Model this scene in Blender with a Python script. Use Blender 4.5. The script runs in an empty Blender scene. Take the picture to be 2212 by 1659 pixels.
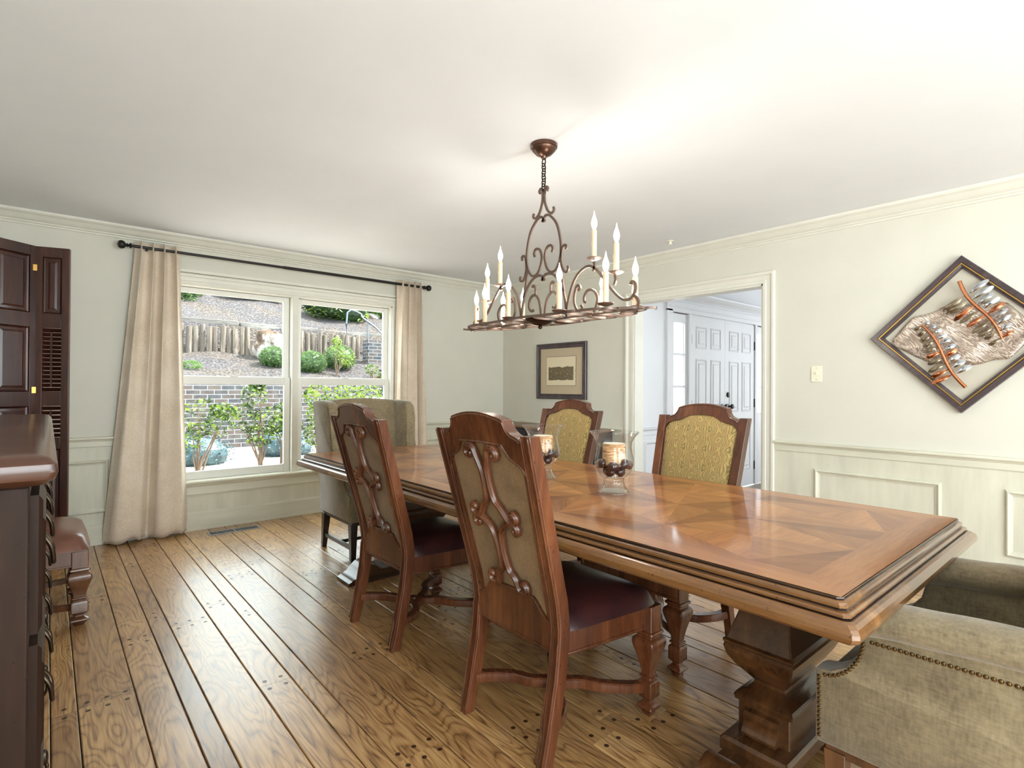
import bpy, math, random
from mathutils import Vector, Matrix
from math import sin, cos, pi, radians, sqrt
random.seed(7)
S = bpy.context.scene
C = bpy.context.collection

# ------------------------------------------------------------------ camera
F, YAW, PITCH, ROLL, CH = 1172.35, .7078, .0055, .0059, 1.25
v = Vector((sin(YAW)*cos(PITCH), cos(YAW)*cos(PITCH), sin(PITCH)))
r = Vector((cos(YAW), -sin(YAW), 0)); u = r.cross(v)
r2 = r*cos(ROLL)+u*sin(ROLL); u2 = -r*sin(ROLL)+u*cos(ROLL)
cd = bpy.data.cameras.new('camera'); cam = bpy.data.objects.new('camera', cd); C.objects.link(cam)
cd.sensor_width = 36; cd.lens = F/2212*36; cd.clip_start = .02; cd.clip_end = 200
m = Matrix((r2, u2, -v)).transposed().to_4x4(); m.translation = (0, 0, CH)
cam.matrix_world = m
S.camera = cam
# ------------------------------------------------------------------ view, world, lights
S.view_settings.view_transform = 'Standard'; S.view_settings.look = 'None'
S.view_settings.gamma = 1; S.view_settings.use_curve_mapping = False
S.view_settings.exposure = 0.52
W = bpy.data.worlds.new('world'); S.world = W; W.use_nodes = True
bg = W.node_tree.nodes['Background']; bg.inputs[0].default_value = (.86, .97, 1, 1); bg.inputs[1].default_value = 5.2

YW, XR, XL, YB, HC = 5.33, 4.411, -.62, -2.45, 2.51
def lamp(kind, name, loc, direction, power, color=(1, 1, 1), size=1, size_y=None, angle=None):
    d = bpy.data.lights.new(name, kind); d.energy = power; d.color = color
    if kind == 'AREA':
        d.shape = 'RECTANGLE'; d.size = size; d.size_y = size_y or size
    if kind == 'SUN' and angle: d.angle = angle
    o = bpy.data.objects.new(name, d); C.objects.link(o); o.location = loc
    o.rotation_euler = Vector(direction).to_track_quat('-Z', 'Y').to_euler()
    return o
lamp('SUN', 'sun', (0, 0, 10), (-.60, .10, -.80), 18.0, (1, .96, .88), angle=.012)
lamp('AREA', 'fill_area_back', (1.35, -2.34, 1.35), (0, 1, 0.42), 49, (.90, .95, 1), 2.2, 1.9)  # added soft fill at an invented opening behind the camera
lamp('AREA', 'fill_area_left', (XL+.08, -1.3, 1.3), (1, .9, .35), 7, (.93, .96, 1), 1.7, 1.8)  # added fill towards the right wall, at a made-up unseen opening
lamp('AREA', 'fill_area_foyer', (8.9, 1.35, 1.45), (-1, 0.1, 0), 9, (.92, .95, 1), 1.6, 1.9)  # added lamp brightening the foyer from its unseen, made-up end opening


# ------------------------------------------------------------------ materials
def srgb(*c):
    return tuple(((x/255)/12.92 if x/255 <= .04045 else ((x/255+.055)/1.055)**2.4) for x in c)+(1,)
class NT:
    def __init__(s, name):
        s.m = bpy.data.materials.new(name); s.m.use_nodes = True; s.t = s.m.node_tree
        s.b = s.t.nodes['Principled BSDF']
    def n(s, ty, ins=None, **kw):
        nd = s.t.nodes.new(ty)
        for k, x in kw.items(): setattr(nd, k, x)
        for k, x in (ins or {}).items():
            if hasattr(x, 'is_output') or isinstance(x, bpy.types.NodeSocket): s.t.links.new(x, nd.inputs[k])
            else: nd.inputs[k].default_value = x
        return nd
    def link(s, a, b): s.t.links.new(a, b)
    def set(s, **kw):
        names = dict(color='Base Color', rough='Roughness', metal='Metallic', spec='Specular IOR Level', coat='Coat Weight', coatr='Coat Roughness',
                     sheen='Sheen Weight', trans='Transmission Weight', ior='IOR', emit='Emission Color', emits='Emission Strength', normal='Normal', sss='Subsurface Weight', alpha='Alpha')
        for k, x in kw.items():
            i = s.b.inputs[names[k]]
            if isinstance(x, bpy.types.NodeSocket): s.link(x, i)
            else: i.default_value = x
        return s
    def coord(s, kind='Object', scale=(1, 1, 1), rot=(0, 0, 0), loc=(0, 0, 0)):
        t = s.n('ShaderNodeTexCoord')
        mp = s.n('ShaderNodeMapping', {0: t.outputs[kind], 'Scale': scale, 'Rotation': rot, 'Location': loc})
        return mp.outputs[0]
    def noise(s, vec, scale=5, detail=4, rough=.55, dist=0):
        return s.n('ShaderNodeTexNoise', {'Vector': vec, 'Scale': scale, 'Detail': detail, 'Roughness': rough, 'Distortion': dist}).outputs[0]
    def ramp(s, fac, stops, interp='LINEAR'):
        nd = s.n('ShaderNodeValToRGB', {0: fac}); cr = nd.color_ramp; cr.interpolation = interp
        cr.elements.remove(cr.elements[1])
        for k, (p, c) in enumerate(stops):
            e = cr.elements[0] if k == 0 else cr.elements.new(p)
            e.position = p; e.color = c if len(c) == 4 else tuple(c)+(1,)
        return nd.outputs[0]
    def bump(s, h, strength=.3, dist=.01):
        return s.n('ShaderNodeBump', {'Height': h, 'Strength': strength, 'Distance': dist}).outputs[0]
    def math(s, op, a, b=0, c=0):
        return s.n('ShaderNodeMath', {0: a, 1: b, 2: c}, operation=op).outputs[0]
    def mix(s, f, a, b, bt='MIX'):
        nd = s.n('ShaderNodeMix', data_type='RGBA', blend_type=bt)
        for i, x in ((0, f), (6, a), (7, b)):
            if isinstance(x, bpy.types.NodeSocket): s.link(x, nd.inputs[i])
            else: nd.inputs[i].default_value = x
        return nd.outputs[2]
M = {}
def simple(name, col, rough=.5, metal=0, **kw):
    t = NT(name); t.set(color=srgb(*col), rough=rough, metal=metal, **kw); M[name] = t.m; return t.m
def paint(name, c, amt=.04, scale=30, rough=.55, streak=None, bumpd=.002):
    t = NT(name); co = t.coord(scale=streak or (1, 1, 1))
    n = t.noise(co, scale, 5)
    a = srgb(*[x*(1-amt) for x in c]); b = srgb(*[min(255, x*(1+amt)) for x in c])
    t.set(color=t.ramp(n, [(.3, a), (.7, b)]), rough=rough, normal=t.bump(n, .15, bumpd)); M[name] = t.m
def wood(name, dark, mid, light, scale=6, rough=.3, axis='Z', coat=.3, spec=.5, bumpd=.001):
    t = NT(name); sc = {'X': (.12, 1, 1), 'Y': (1, .12, 1), 'Z': (1, 1, .12)}[axis]
    co = t.coord(scale=sc)
    n1 = t.noise(co, scale, 6, .6, .6); n2 = t.noise(co, scale*9, 4, .6)
    n = t.math('ADD', t.math('MULTIPLY', n1, .7), t.math('MULTIPLY', n2, .3))
    col = t.ramp(n, [(.32, srgb(*dark)), (.5, srgb(*mid)), (.68, srgb(*light))])
    sp = t.noise(t.coord(), 90, 2, .5)
    col = t.mix(t.ramp(sp, [(.68, (0, 0, 0)), (.74, (.6, .6, .6))]), col, srgb(*[x*.35 for x in dark]))
    t.set(color=col, rough=rough, coat=coat, coatr=.15, spec=spec, normal=t.bump(n2, .25, bumpd)); M[name] = t.m
paint('wall_paint', (216, 213, 200), .012, 3, .6)
paint('ceiling_paint', (236, 239, 243), .008, 2, .7)
paint('glazed_trim', (212, 210, 192), .05, 9, .45, (1, 1, .15))
paint('glazed_trim_h', (212, 210, 192), .05, 9, .45, (.15, .15, 1))
paint('white_trim', (228, 226, 214), .012, 8, .4)
paint('foyer_paint', (222, 222, 226), .008, 3, .5)
paint('vinyl', (232, 231, 224), .005, 3, .35)
wood('chair_wood', (52, 28, 17), (90, 50, 30), (126, 76, 46), 6, .26)
wood('table_edge', (76, 49, 25), (112, 76, 42), (142, 101, 60), 6, .24, 'Y', .5)
wood('table_groove', (28, 16, 9), (44, 26, 15), (66, 42, 25), 6, .35, 'Y', .2)
wood('pedestal_wood', (42, 25, 13), (72, 45, 24), (104, 68, 38), 5, .25, 'X')
wood('chest_wood', (22, 14, 10), (40, 26, 19), (56, 38, 28), 4, .45, 'Z', .0, .15)
wood('chest_top_wood', (40, 22, 14), (72, 42, 28), (98, 62, 42), 5, .28, 'X', .25)
wood('shutter_wood', (34, 15, 13), (60, 27, 21), (92, 48, 36), 4, .3)
wood('stool_wood', (62, 38, 22), (98, 62, 38), (130, 86, 54), 6, .3)
wood('leg_wood_backlit', (20, 15, 14), (38, 28, 24), (58, 42, 34), 6, .3)  # far wing chair legs, backlit darkness put into the colour
wood('leg_wood_lit', (58, 36, 21), (88, 57, 35), (116, 78, 49), 6, .35)  # same leg wood in its lit tone, for the near wing chair
wood('frame_wood', (44, 34, 38), (66, 52, 56), (88, 72, 74), 16, .3)
wood('old_timber', (30, 24, 20), (92, 82, 72), (150, 142, 132), 5, .9, 'Z', 0)
wood('old_beam', (50, 46, 44), (96, 92, 88), (140, 136, 130), 5, .9, 'X', 0)
simple('iron', (62, 48, 42), .38, .85)
simple('iron_bronze', (126, 107, 97), .42, .7)
simple('bronze_canopy', (98, 72, 60), .3, .85)
simple('black_rod', (38, 34, 34), .3, .4)
simple('black_metal', (26, 24, 24), .35, .5)
simple('brass', (190, 150, 80), .25, 1)
simple('nail', (120, 98, 66), .28, 1)
simple('old_bronze', (74, 62, 50), .35, .9)
simple('gold', (200, 165, 92), .3, .9)
simple('steel_grille', (176, 178, 184), .35, .6)
simple('dark_void', (16, 15, 15), .8)
simple('candle_ivory', (236, 214, 178), .5, 0, sss=.1)
simple('ivory', (236, 232, 208), .4)
simple('wax', (242, 228, 206), .5, 0, sss=.2)
simple('copper', (206, 136, 98), .22, 1)
simple('copper_dark', (112, 92, 72), .3, 1)
simple('pewter', (150, 138, 116), .28, .9)
simple('silver', (215, 222, 230), .15, 1)
simple('mat_board', (196, 178, 150), .8)
simple('art_board', (196, 190, 174), .6)
simple('rail_steel', (92, 100, 110), .4, .6)
simple('dark_lacquer', (22, 22, 26), .3)
simple('cabinet_top', (120, 92, 62), .4)
t = NT('bulb'); t.set(color=(1, .9, .75, 1), emit=(1, .95, .86, 1), emits=7.0); M['bulb'] = t.m
t = NT('glass'); lw = t.n('ShaderNodeLayerWeight', {0: .5}); tr = t.n('ShaderNodeBsdfTransparent', {0: (.97, .98, .975, 1)}); gl = t.n('ShaderNodeBsdfGlossy', {'Roughness': .015})
mx = t.n('ShaderNodeMixShader', {0: t.math('ADD', t.math('MULTIPLY', t.math('POWER', lw.outputs[1], 2.4), .85), .055), 1: tr.outputs[0], 2: gl.outputs[0]}); t.link(mx.outputs[0], t.t.nodes['Material Output'].inputs[0]); M['glass'] = t.m
t = NT('pane'); tr = t.n('ShaderNodeBsdfTransparent', {0: (.97, .985, .98, 1)}); gl = t.n('ShaderNodeBsdfGlossy', {'Roughness': .02}); fr = t.n('ShaderNodeFresnel', {0: 1.3})
mx = t.n('ShaderNodeMixShader', {0: t.math('MULTIPLY', fr.outputs[0], .12), 1: tr.outputs[0], 2: gl.outputs[0]}); t.link(mx.outputs[0], t.t.nodes['Material Output'].inputs[0]); M['pane'] = t.m
t = NT('frosted_pane'); t.set(color=(.95, .97, 1, 1), rough=.5, trans=.8, ior=1.1); M['frosted_pane'] = t.m
# leather
def leather(name, a, b, rough=.32):
    t = NT(name); n = t.noise(t.coord(), 7, 5); vo = t.n('ShaderNodeTexVoronoi', {'Vector': t.coord(), 'Scale': 300}).outputs[0]
    t.set(color=t.ramp(n, [(.3, srgb(*a)), (.7, srgb(*b))]), rough=rough, normal=t.bump(vo, .15, .001), coat=.15, coatr=.3); M[name] = t.m
leather('oxblood_leather', (38, 18, 20), (72, 36, 34))
leather('tan_leather', (92, 54, 42), (120, 74, 54), .28)
# woven fabrics
def weave(name, a, b, sc=420, big=6, rough=.9, sheen=.2):
    t = NT(name); co = t.coord(); n = t.noise(co, big, 5, .6)
    w1 = t.n('ShaderNodeTexNoise', {'Vector': t.coord(scale=(1, 1, .25)), 'Scale': sc, 'Detail': 2}).outputs[0]
    w2 = t.n('ShaderNodeTexNoise', {'Vector': t.coord(scale=(.25, .25, 1)), 'Scale': sc, 'Detail': 2}).outputs[0]
    w = t.math('ADD', t.math('MULTIPLY', w1, .5), t.math('MULTIPLY', w2, .5))
    f = t.math('ADD', t.math('MULTIPLY', n, .45), t.math('MULTIPLY', w, .55))
    t.set(color=t.ramp(f, [(.36, srgb(*a)), (.64, srgb(*b))]), rough=rough, sheen=sheen, normal=t.bump(w, .35, .002)); M[name] = t.m
weave('linen_curtain', (204, 186, 164), (236, 222, 204), 260, 3)
weave('burlap', (106, 80, 46), (146, 114, 72), 330, 8)
weave('velvet_near', (98, 84, 60), (144, 128, 97), 150, 9, .8, .4)
# paisley damask
t = NT('paisley')
co = t.coord(); sp = t.n('ShaderNodeSeparateXYZ', {0: co})
dn = t.n('ShaderNodeTexNoise', {'Vector': co, 'Scale': 14, 'Detail': 2})
dx = t.math('MULTIPLY', t.math('SUBTRACT', dn.outputs[0], .5), .9)
uu = t.math('ADD', t.math('MULTIPLY', sp.outputs[1], 50), dx); ww = t.math('ADD', t.math('MULTIPLY', sp.outputs[2], 32), dx)
sw_ = t.math('MULTIPLY', t.math('SINE', ww), .9)
e1 = t.math('COSINE', t.math('ADD', uu, sw_)); e2 = t.math('COSINE', t.math('SUBTRACT', uu, sw_))
f = t.math('ADD', t.math('ADD', e1, e2), t.math('MULTIPLY', t.math('COSINE', t.math('MULTIPLY', ww, 2)), .6))
f = t.math('ADD', t.math('MULTIPLY', f, .62), t.math('MULTIPLY', t.math('MULTIPLY', t.math('SINE', t.math('MULTIPLY', uu, 2)), t.math('SINE', t.math('MULTIPLY', ww, 3))), .22))
fr1 = t.math('FRACT', f)
col = t.ramp(fr1, [(.0, srgb(182, 156, 96)), (.20, srgb(156, 132, 76)), (.28, srgb(84, 70, 38)), (.38, srgb(192, 168, 108)), (.56, srgb(166, 140, 82)), (.64, srgb(132, 80, 50)), (.74, srgb(188, 162, 102)), (.90, srgb(96, 88, 48)), (1, srgb(182, 156, 96))])
n = t.noise(co, 160, 3)
col = t.mix(t.ramp(n, [(.45, (0, 0, 0)), (.62, (.5, .5, .5))]), col, srgb(120, 98, 48))
t.set(color=col, rough=.8, sheen=.2, normal=t.bump(n, .3, .001)); M['paisley'] = t.m
# velvet near wing chair / far wing chair share one fabric
# floor
t = NT('oak_floor')
at = t.n('ShaderNodeAttribute', attribute_name='plank'); sp = t.n('ShaderNodeSeparateColor', {0: at.outputs[0]})
geo = t.n('ShaderNodeTexCoord'); off = t.n('ShaderNodeVectorMath', {0: at.outputs[0], 1: (37., 61., 23.)}, operation='MULTIPLY')
pos = t.n('ShaderNodeVectorMath', {0: geo.outputs['Object'], 1: off.outputs[0]}, operation='ADD')
mp = t.n('ShaderNodeMapping', {0: pos.outputs[0], 'Scale': (1, .2, 1)}).outputs[0]
ns = t.n('ShaderNodeTexNoise', {'Vector': mp, 'Scale': 5.5, 'Detail': 2, 'Distortion': .5}).outputs[0]
rings = t.math('POWER', t.math('ABSOLUTE', t.math('SINE', t.math('MULTIPLY', ns, 58))), .45)
fine = t.n('ShaderNodeTexNoise', {'Vector': t.n('ShaderNodeMapping', {0: pos.outputs[0], 'Scale': (1, .05, 1)}).outputs[0], 'Scale': 130, 'Detail': 4}).outputs[0]
g = t.math('ADD', t.math('MULTIPLY', rings, .26), t.math('MULTIPLY', fine, .62))
blot = t.noise(t.coord(), 2.2, 4)
base = t.ramp(g, [(.28, srgb(100, 72, 46)), (.46, srgb(178, 138, 94)), (.62, srgb(216, 180, 132))])
tint = t.ramp(sp.outputs[0], [(0, srgb(196, 180, 158)), (.5, srgb(228, 216, 194)), (1, srgb(255, 246, 222))])
base = t.mix(1.0, base, tint, 'MULTIPLY')
base = t.mix(t.ramp(blot, [(.45, (0, 0, 0)), (.7, (.4, .4, .4))]), base, srgb(92, 58, 32))
t.set(color=base, rough=t.math('ADD', .26, t.math('MULTIPLY', fine, .14)), spec=.75, coat=.6, coatr=.28, normal=t.bump(g, .18, .001)); M['oak_floor'] = t.m
simple('peg_wood', (62, 40, 24), .35)
# table veneer : direction + tone held as a face attribute
t = NT('veneer')
at = t.n('ShaderNodeAttribute', attribute_name='grain'); sp = t.n('ShaderNodeSeparateColor', {0: at.outputs[0]})
ang = t.math('MULTIPLY', sp.outputs[0], pi)
rot = t.n('ShaderNodeVectorRotate', {'Vector': t.n('ShaderNodeTexCoord').outputs['Object'], 'Angle': ang}, rotation_type='Z_AXIS')
mp = t.n('ShaderNodeMapping', {0: rot.outputs[0], 'Scale': (.1, 1, 1)}).outputs[0]
n1 = t.noise(mp, 14, 3, .5, .3); n2 = t.noise(mp, 120, 3)
g = t.math('ADD', t.math('MULTIPLY', n1, .6), t.math('MULTIPLY', n2, .4))
col = t.ramp(g, [(.25, srgb(126, 78, 38)), (.5, srgb(168, 110, 60)), (.75, srgb(194, 136, 82))])
tone = t.ramp(sp.outputs[1], [(0, srgb(186, 168, 152)), (1, srgb(255, 255, 255))])
sc = t.noise(t.coord(), 60, 2)
col = t.mix(1, col, tone, 'MULTIPLY')
t.set(color=col, rough=.5, spec=.25, coat=.7, coatr=.09, normal=t.bump(n1, .03, .001)); M['veneer'] = t.m
# birch bark
t = NT('birch_bark'); co = t.coord(scale=(.4, .4, 3.2)); n = t.noise(co, 42, 5, .7)
t.set(color=t.ramp(n, [(.36, srgb(112, 74, 46)), (.47, srgb(196, 146, 98)), (.62, srgb(232, 196, 154))]), rough=.8, normal=t.bump(n, .5, .002)); M['birch_bark'] = t.m
simple('dark_ball', (52, 24, 26), .12, 0, coat=.6)
# herd print
t = NT('herd_print'); co = t.coord(); sp = t.n('ShaderNodeSeparateXYZ', {0: co})
y, z = sp.outputs[1], sp.outputs[2]
def band(t, val, a, b, soft=.004):
    lo = t.n('ShaderNodeMapRange', {0: val, 1: a-soft, 2: a+soft, 3: 0, 4: 1}).outputs[0]
    hi = t.n('ShaderNodeMapRange', {0: val, 1: b-soft, 2: b+soft, 3: 1, 4: 0}).outputs[0]
    return t.math('MULTIPLY', lo, hi)
hz = t.math('ADD', z, t.math('MULTIPLY', t.math('SUBTRACT', t.noise(t.coord(scale=(1, 1, .01)), 12, 4), .5), .06))
land = t.math('MULTIPLY', band(t, hz, -.105, .045), band(t, y, -.195, .195, .003))
landz = t.math('MULTIPLY', land, t.n('ShaderNodeMapRange', {0: z, 1: -.107, 2: -.103, 3: 0, 4: 1}).outputs[0])
vo = t.n('ShaderNodeTexVoronoi', {'Vector': t.coord(scale=(1, 1, .9)), 'Scale': 38}).outputs[0]
herd = t.math('MULTIPLY', t.math('MULTIPLY', t.math('LESS_THAN', vo, .34), t.n('ShaderNodeMapRange', {0: t.noise(t.coord(), 60, 4), 1: .35, 2: .6, 3: .25, 4: 1}).outputs[0]), band(t, z, -.07, .022, .012))
n = t.noise(co, 90, 5)
sky = t.ramp(n, [(.3, srgb(220, 204, 170)), (.7, srgb(236, 224, 194))])
gr = t.ramp(n, [(.35, srgb(58, 50, 34)), (.65, srgb(136, 118, 82))])
col = t.mix(landz, sky, gr); col = t.mix(t.math('MULTIPLY', herd, .75), col, srgb(172, 146, 104))
t.set(color=col, rough=.4); M['herd_print'] = t.m
# wavy etched metal
t = NT('etched_metal'); co = t.coord(rot=(radians(-35), 0, 0), scale=(1, .5, 3)); n = t.noise(co, 9, 2, .4, 1.6)
w = t.math('SINE', t.math('MULTIPLY', n, 60))
t.set(color=t.ramp(w, [(.0, srgb(168, 150, 136)), (.6, srgb(226, 212, 198))]), metal=.6, rough=.32, normal=t.bump(w, .25, .002)); M['etched_metal'] = t.m
# exterior
t = NT('mulch'); co = t.coord(); n = t.noise(co, 26, 8, .75); n2 = t.noise(co, 1.3, 3)
t.set(color=t.mix(t.ramp(n2, [(.45, (0, 0, 0)), (.6, (1, 1, 1))]), t.ramp(n, [(.38, srgb(14, 12, 13)), (.50, srgb(54, 49, 52)), (.64, srgb(112, 107, 109))]),
          t.ramp(n, [(.38, srgb(21, 16, 15)), (.50, srgb(60, 51, 47)), (.64, srgb(122, 111, 101))])), rough=.95, normal=t.bump(n, 1, .05)); M['mulch'] = t.m
t = NT('gravel'); co = t.coord(); n = t.n('ShaderNodeTexVoronoi', {'Vector': co, 'Scale': 34}).outputs['Color']; n1 = t.noise(co, 40, 6, .7)
t.set(color=t.ramp(n1, [(.38, srgb(128, 116, 108)), (.5, srgb(184, 174, 166)), (.64, srgb(222, 214, 206))]), rough=.95, normal=t.bump(n1, .8, .02)); M['gravel'] = t.m
t = NT('old_brick'); co = t.n('ShaderNodeSeparateXYZ', {0: t.coord()})
cv = t.n('ShaderNodeCombineXYZ', {0: t.math('ADD', co.outputs[0], co.outputs[1]), 1: co.outputs[2], 2: 0}).outputs[0]
br = t.n('ShaderNodeTexBrick', {'Vector': cv, 'Color1': srgb(46, 49, 56), 'Color2': srgb(74, 62, 55), 'Mortar': srgb(122, 124, 127), 'Scale': 1, 'Mortar Size': .007, 'Bias': -.1, 'Brick Width': .215, 'Row Height': .078, 'Mortar Smooth': .3})
n = t.noise(t.coord(), 7, 6, .7)
t.set(color=t.mix(t.ramp(n, [(.4, (0, 0, 0)), (.7, (.45, .45, .45))]), br.outputs[0], srgb(104, 102, 100)), rough=.95, normal=t.bump(br.outputs[1], -.5, .01)); M['old_brick'] = t.m
def leaf(name, a, b, tr=.3):
    t = NT(name); n = t.noise(t.coord(), 9, 3)
    t.set(color=t.ramp(n, [(.3, srgb(*a)), (.7, srgb(*b))]), rough=.5); 
    tl = t.n('ShaderNodeBsdfTranslucent', {0: srgb(*b)}); mx = t.n('ShaderNodeMixShader', {0: tr, 1: t.b.outputs[0], 2: tl.outputs[0]})
    t.link(mx.outputs[0], t.t.nodes['Material Output'].inputs[0]); M[name] = t.m
leaf('leaf_dark', (10, 24, 9), (44, 70, 24)); leaf('leaf_light', (48, 72, 16), (116, 138, 46), .4)
leaf('leaf_box', (22, 44, 20), (84, 110, 64)); leaf('leaf_juniper', (18, 36, 42), (68, 96, 104), .1); leaf('leaf_grass', (36, 70, 18), (92, 126, 48))
simple('bark', (96, 80, 66), .9)
t = NT('boulder'); n = t.noise(t.coord(), 2.2, 8, .65)
t.set(color=t.ramp(n, [(.36, srgb(50, 32, 20)), (.46, srgb(88, 70, 56)), (.54, srgb(160, 155, 148))]), rough=.9, normal=t.bump(n, 1, .06)); M['boulder'] = t.m
simple('foyer_floor', (134, 124, 110), .5)

# ------------------------------------------------------------------ mesh tools
class MB:
    def __init__(s): s.v = []; s.f = []; s.m = []; s.c = []
    def add(s, verts, faces, mi=0, col=None):
        o = len(s.v); s.v += [tuple(p) for p in verts]
        for f in faces: s.f.append(tuple(i+o for i in f)); s.m.append(mi); s.c.append(col)
        return s
    def box(s, x0, x1, y0, y1, z0, z1, mi=0, col=None):
        p = [(x, y, z) for z in (z0, z1) for y in (y0, y1) for x in (x0, x1)]
        return s.add(p, [(0, 2, 3, 1), (4, 5, 7, 6), (0, 1, 5, 4), (2, 6, 7, 3), (0, 4, 6, 2), (1, 3, 7, 5)], mi, col)
    def hexa(s, p, mi=0):   # 8 points, bottom ring then top ring
        return s.add(p, [(3, 2, 1, 0), (4, 5, 6, 7), (0, 1, 5, 4), (1, 2, 6, 5), (2, 3, 7, 6), (3, 0, 4, 7)], mi)
    def rings(s, rs, cap=True, mi=0, closed=False, loop=True):
        n = len(rs[0]); vs = [p for q in rs for p in q]; fs = []
        R = len(rs)
        for i in range(R if closed else R-1):
            a = i*n; b = ((i+1) % R)*n
            for j in range(n if loop else n-1):
                k = (j+1) % n; fs.append((a+j, a+k, b+k, b+j))
        if cap and not closed: fs.append(tuple(range(n-1, -1, -1))); fs.append(tuple((R-1)*n+j for j in range(n)))
        return s.add(vs, fs, mi)
    def lathe(s, prof, cx=0, cy=0, n=24, mi=0, cap=True):
        return s.rings([[(cx+rr*cos(2*pi*j/n), cy+rr*sin(2*pi*j/n), z) for j in range(n)] for rr, z in prof], cap, mi)
    def square(s, prof, cx=0, cy=0, mi=0, cut=.12):   # (half x, half y, z) with softened corners
        rs = []
        for q in prof:
            hx, hy, z = (q[0], q[0], q[1]) if len(q) == 2 else q
            c = min(hx, hy)*cut
            rs.append([(cx+a, cy+b, z) for a, b in ((hx, -hy+c), (hx, hy-c), (hx-c, hy), (-hx+c, hy), (-hx, hy-c), (-hx, -hy+c), (-hx+c, -hy), (hx-c, -hy))])
        return s.rings(rs, True, mi)
    def sweep(s, path, prof, up=(0, 0, 1), closed=False, mi=0, cap=True, scale=None):
        P = [Vector(p) for p in path]; up = Vector(up); rs = []; n = len(P)
        for i, p in enumerate(P):
            a = P[(i-1) % n] if (closed or i) else P[0]; b = P[(i+1) % n] if (closed or i < n-1) else P[-1]
            t_ = (b-a).normalized(); sd = t_.cross(up)
            if sd.length < 1e-5: sd = t_.cross(Vector((1, 0, 0)))
            sd.normalize(); nu = sd.cross(t_)
            k = scale(i/(n-1)) if scale else 1
            rs.append([tuple(p+sd*(x*k)+nu*(y*k)) for x, y in prof])
        return s.rings(rs, cap, mi, closed)
    def tube(s, path, rad, n=8, closed=False, mi=0, up=(0, 0, 1), scale=None):
        return s.sweep(path, [(rad*cos(2*pi*j/n), rad*sin(2*pi*j/n)) for j in range(n)], up, closed, mi, True, scale)
    def prism(s, outline, fn, w0, w1, mi=0):
        n = len(outline); vs = [fn(a, b, w0) for a, b in outline]+[fn(a, b, w1) for a, b in outline]
        return s.add(vs, [tuple(range(n)), tuple(range(2*n-1, n-1, -1))]+[(i, i+n, (i+1) % n+n, (i+1) % n) for i in range(n)], mi)
    def grid(s, fn, nu, nv, mi=0, closed_u=False):
        vs = [fn(i/(nu if closed_u else nu-1), j/(nv-1)) for j in range(nv) for i in range(nu)]
        fs = []
        for j in range(nv-1):
            for i in range(nu if closed_u else nu-1):
                k = (i+1) % nu; fs.append((j*nu+i, j*nu+k, (j+1)*nu+k, (j+1)*nu+i))
        return s.add(vs, fs, mi)
    def sphere(s, c, rx, ry=None, rz=None, n=14, mr=8, mi=0):
        ry = ry or rx; rz = rz or rx
        return s.rings([[(c[0]+rx*sin(pi*(k+.02)/(mr+.04))*cos(2*pi*j/n), c[1]+ry*sin(pi*(k+.02)/(mr+.04))*sin(2*pi*j/n), c[2]-rz*cos(pi*(k+.02)/(mr+.04))) for j in range(n)] for k in range(mr+1)], True, mi)
    def build(s, name, mat, parent=None, bevel=0, smooth=True, angle=38, attr=None, kind=None, loc=None, sub=0, solid=0):
        me = bpy.data.meshes.new(name); me.from_pydata(s.v, [], s.f); me.update()
        mats = mat if isinstance(mat, (list, tuple)) else [mat]
        for k in mats: me.materials.append(M[k])
        for p, mi in zip(me.polygons, s.m): p.material_index = mi
        if attr:
            ca = me.color_attributes.new(attr, 'FLOAT_COLOR', 'CORNER')
            for p, c in zip(me.polygons, s.c):
                for li in p.loop_indices: ca.data[li].color = (c or (0, 0, 0))+(1,)
        import bmesh
        b = bmesh.new(); b.from_mesh(me); bmesh.ops.recalc_face_normals(b, faces=b.faces); b.to_mesh(me); b.free()
        if smooth:
            for p in me.polygons: p.use_smooth = True
            me.set_sharp_from_angle(angle=radians(angle))
        o = bpy.data.objects.new(name, me); C.objects.link(o)
        if parent: o.parent = parent
        if loc: o.location = loc
        if solid:
            q = o.modifiers.new('solid', 'SOLIDIFY'); q.thickness = solid; q.offset = 0
        if bevel:
            q = o.modifiers.new('bevel', 'BEVEL'); q.width = bevel; q.segments = 2; q.limit_method = 'ANGLE'; q.angle_limit = radians(40)
        if sub:
            q = o.modifiers.new('sub', 'SUBSURF'); q.levels = sub; q.render_levels = sub
        if kind: o['kind'] = kind
        return o
def tag(o, label, cat, group=None, kind=None):
    o['label'] = label; o['category'] = cat
    if group: o['group'] = group
    if kind: o['kind'] = kind
    return o
def thing(name, label, cat, loc=(0, 0, 0), rz=0, group=None):
    o = bpy.data.objects.new(name, None); C.objects.link(o); o.location = loc; o.rotation_euler = (0, 0, rz)
    o.empty_display_size = .05
    return tag(o, label, cat, group)
def dup(root, loc, rz, label, group=None):
    def cp(o, par):
        c = o.copy(); C.objects.link(c); c.parent = par
        for ch in list(kids.get(o.name, [])): cp(ch, c)
        return c
    kids = {}
    for o in bpy.data.objects:
        if o.parent: kids.setdefault(o.parent.name, []).append(o)
    n = cp(root, None); n.location = loc; n.rotation_euler = (0, 0, rz); n['label'] = label
    if group: n['group'] = group
    return n
def struct(name, mb, mat, parent=None, **kw):
    return mb.build(name, mat, parent, kind=None if parent else 'structure', **kw)
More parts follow.
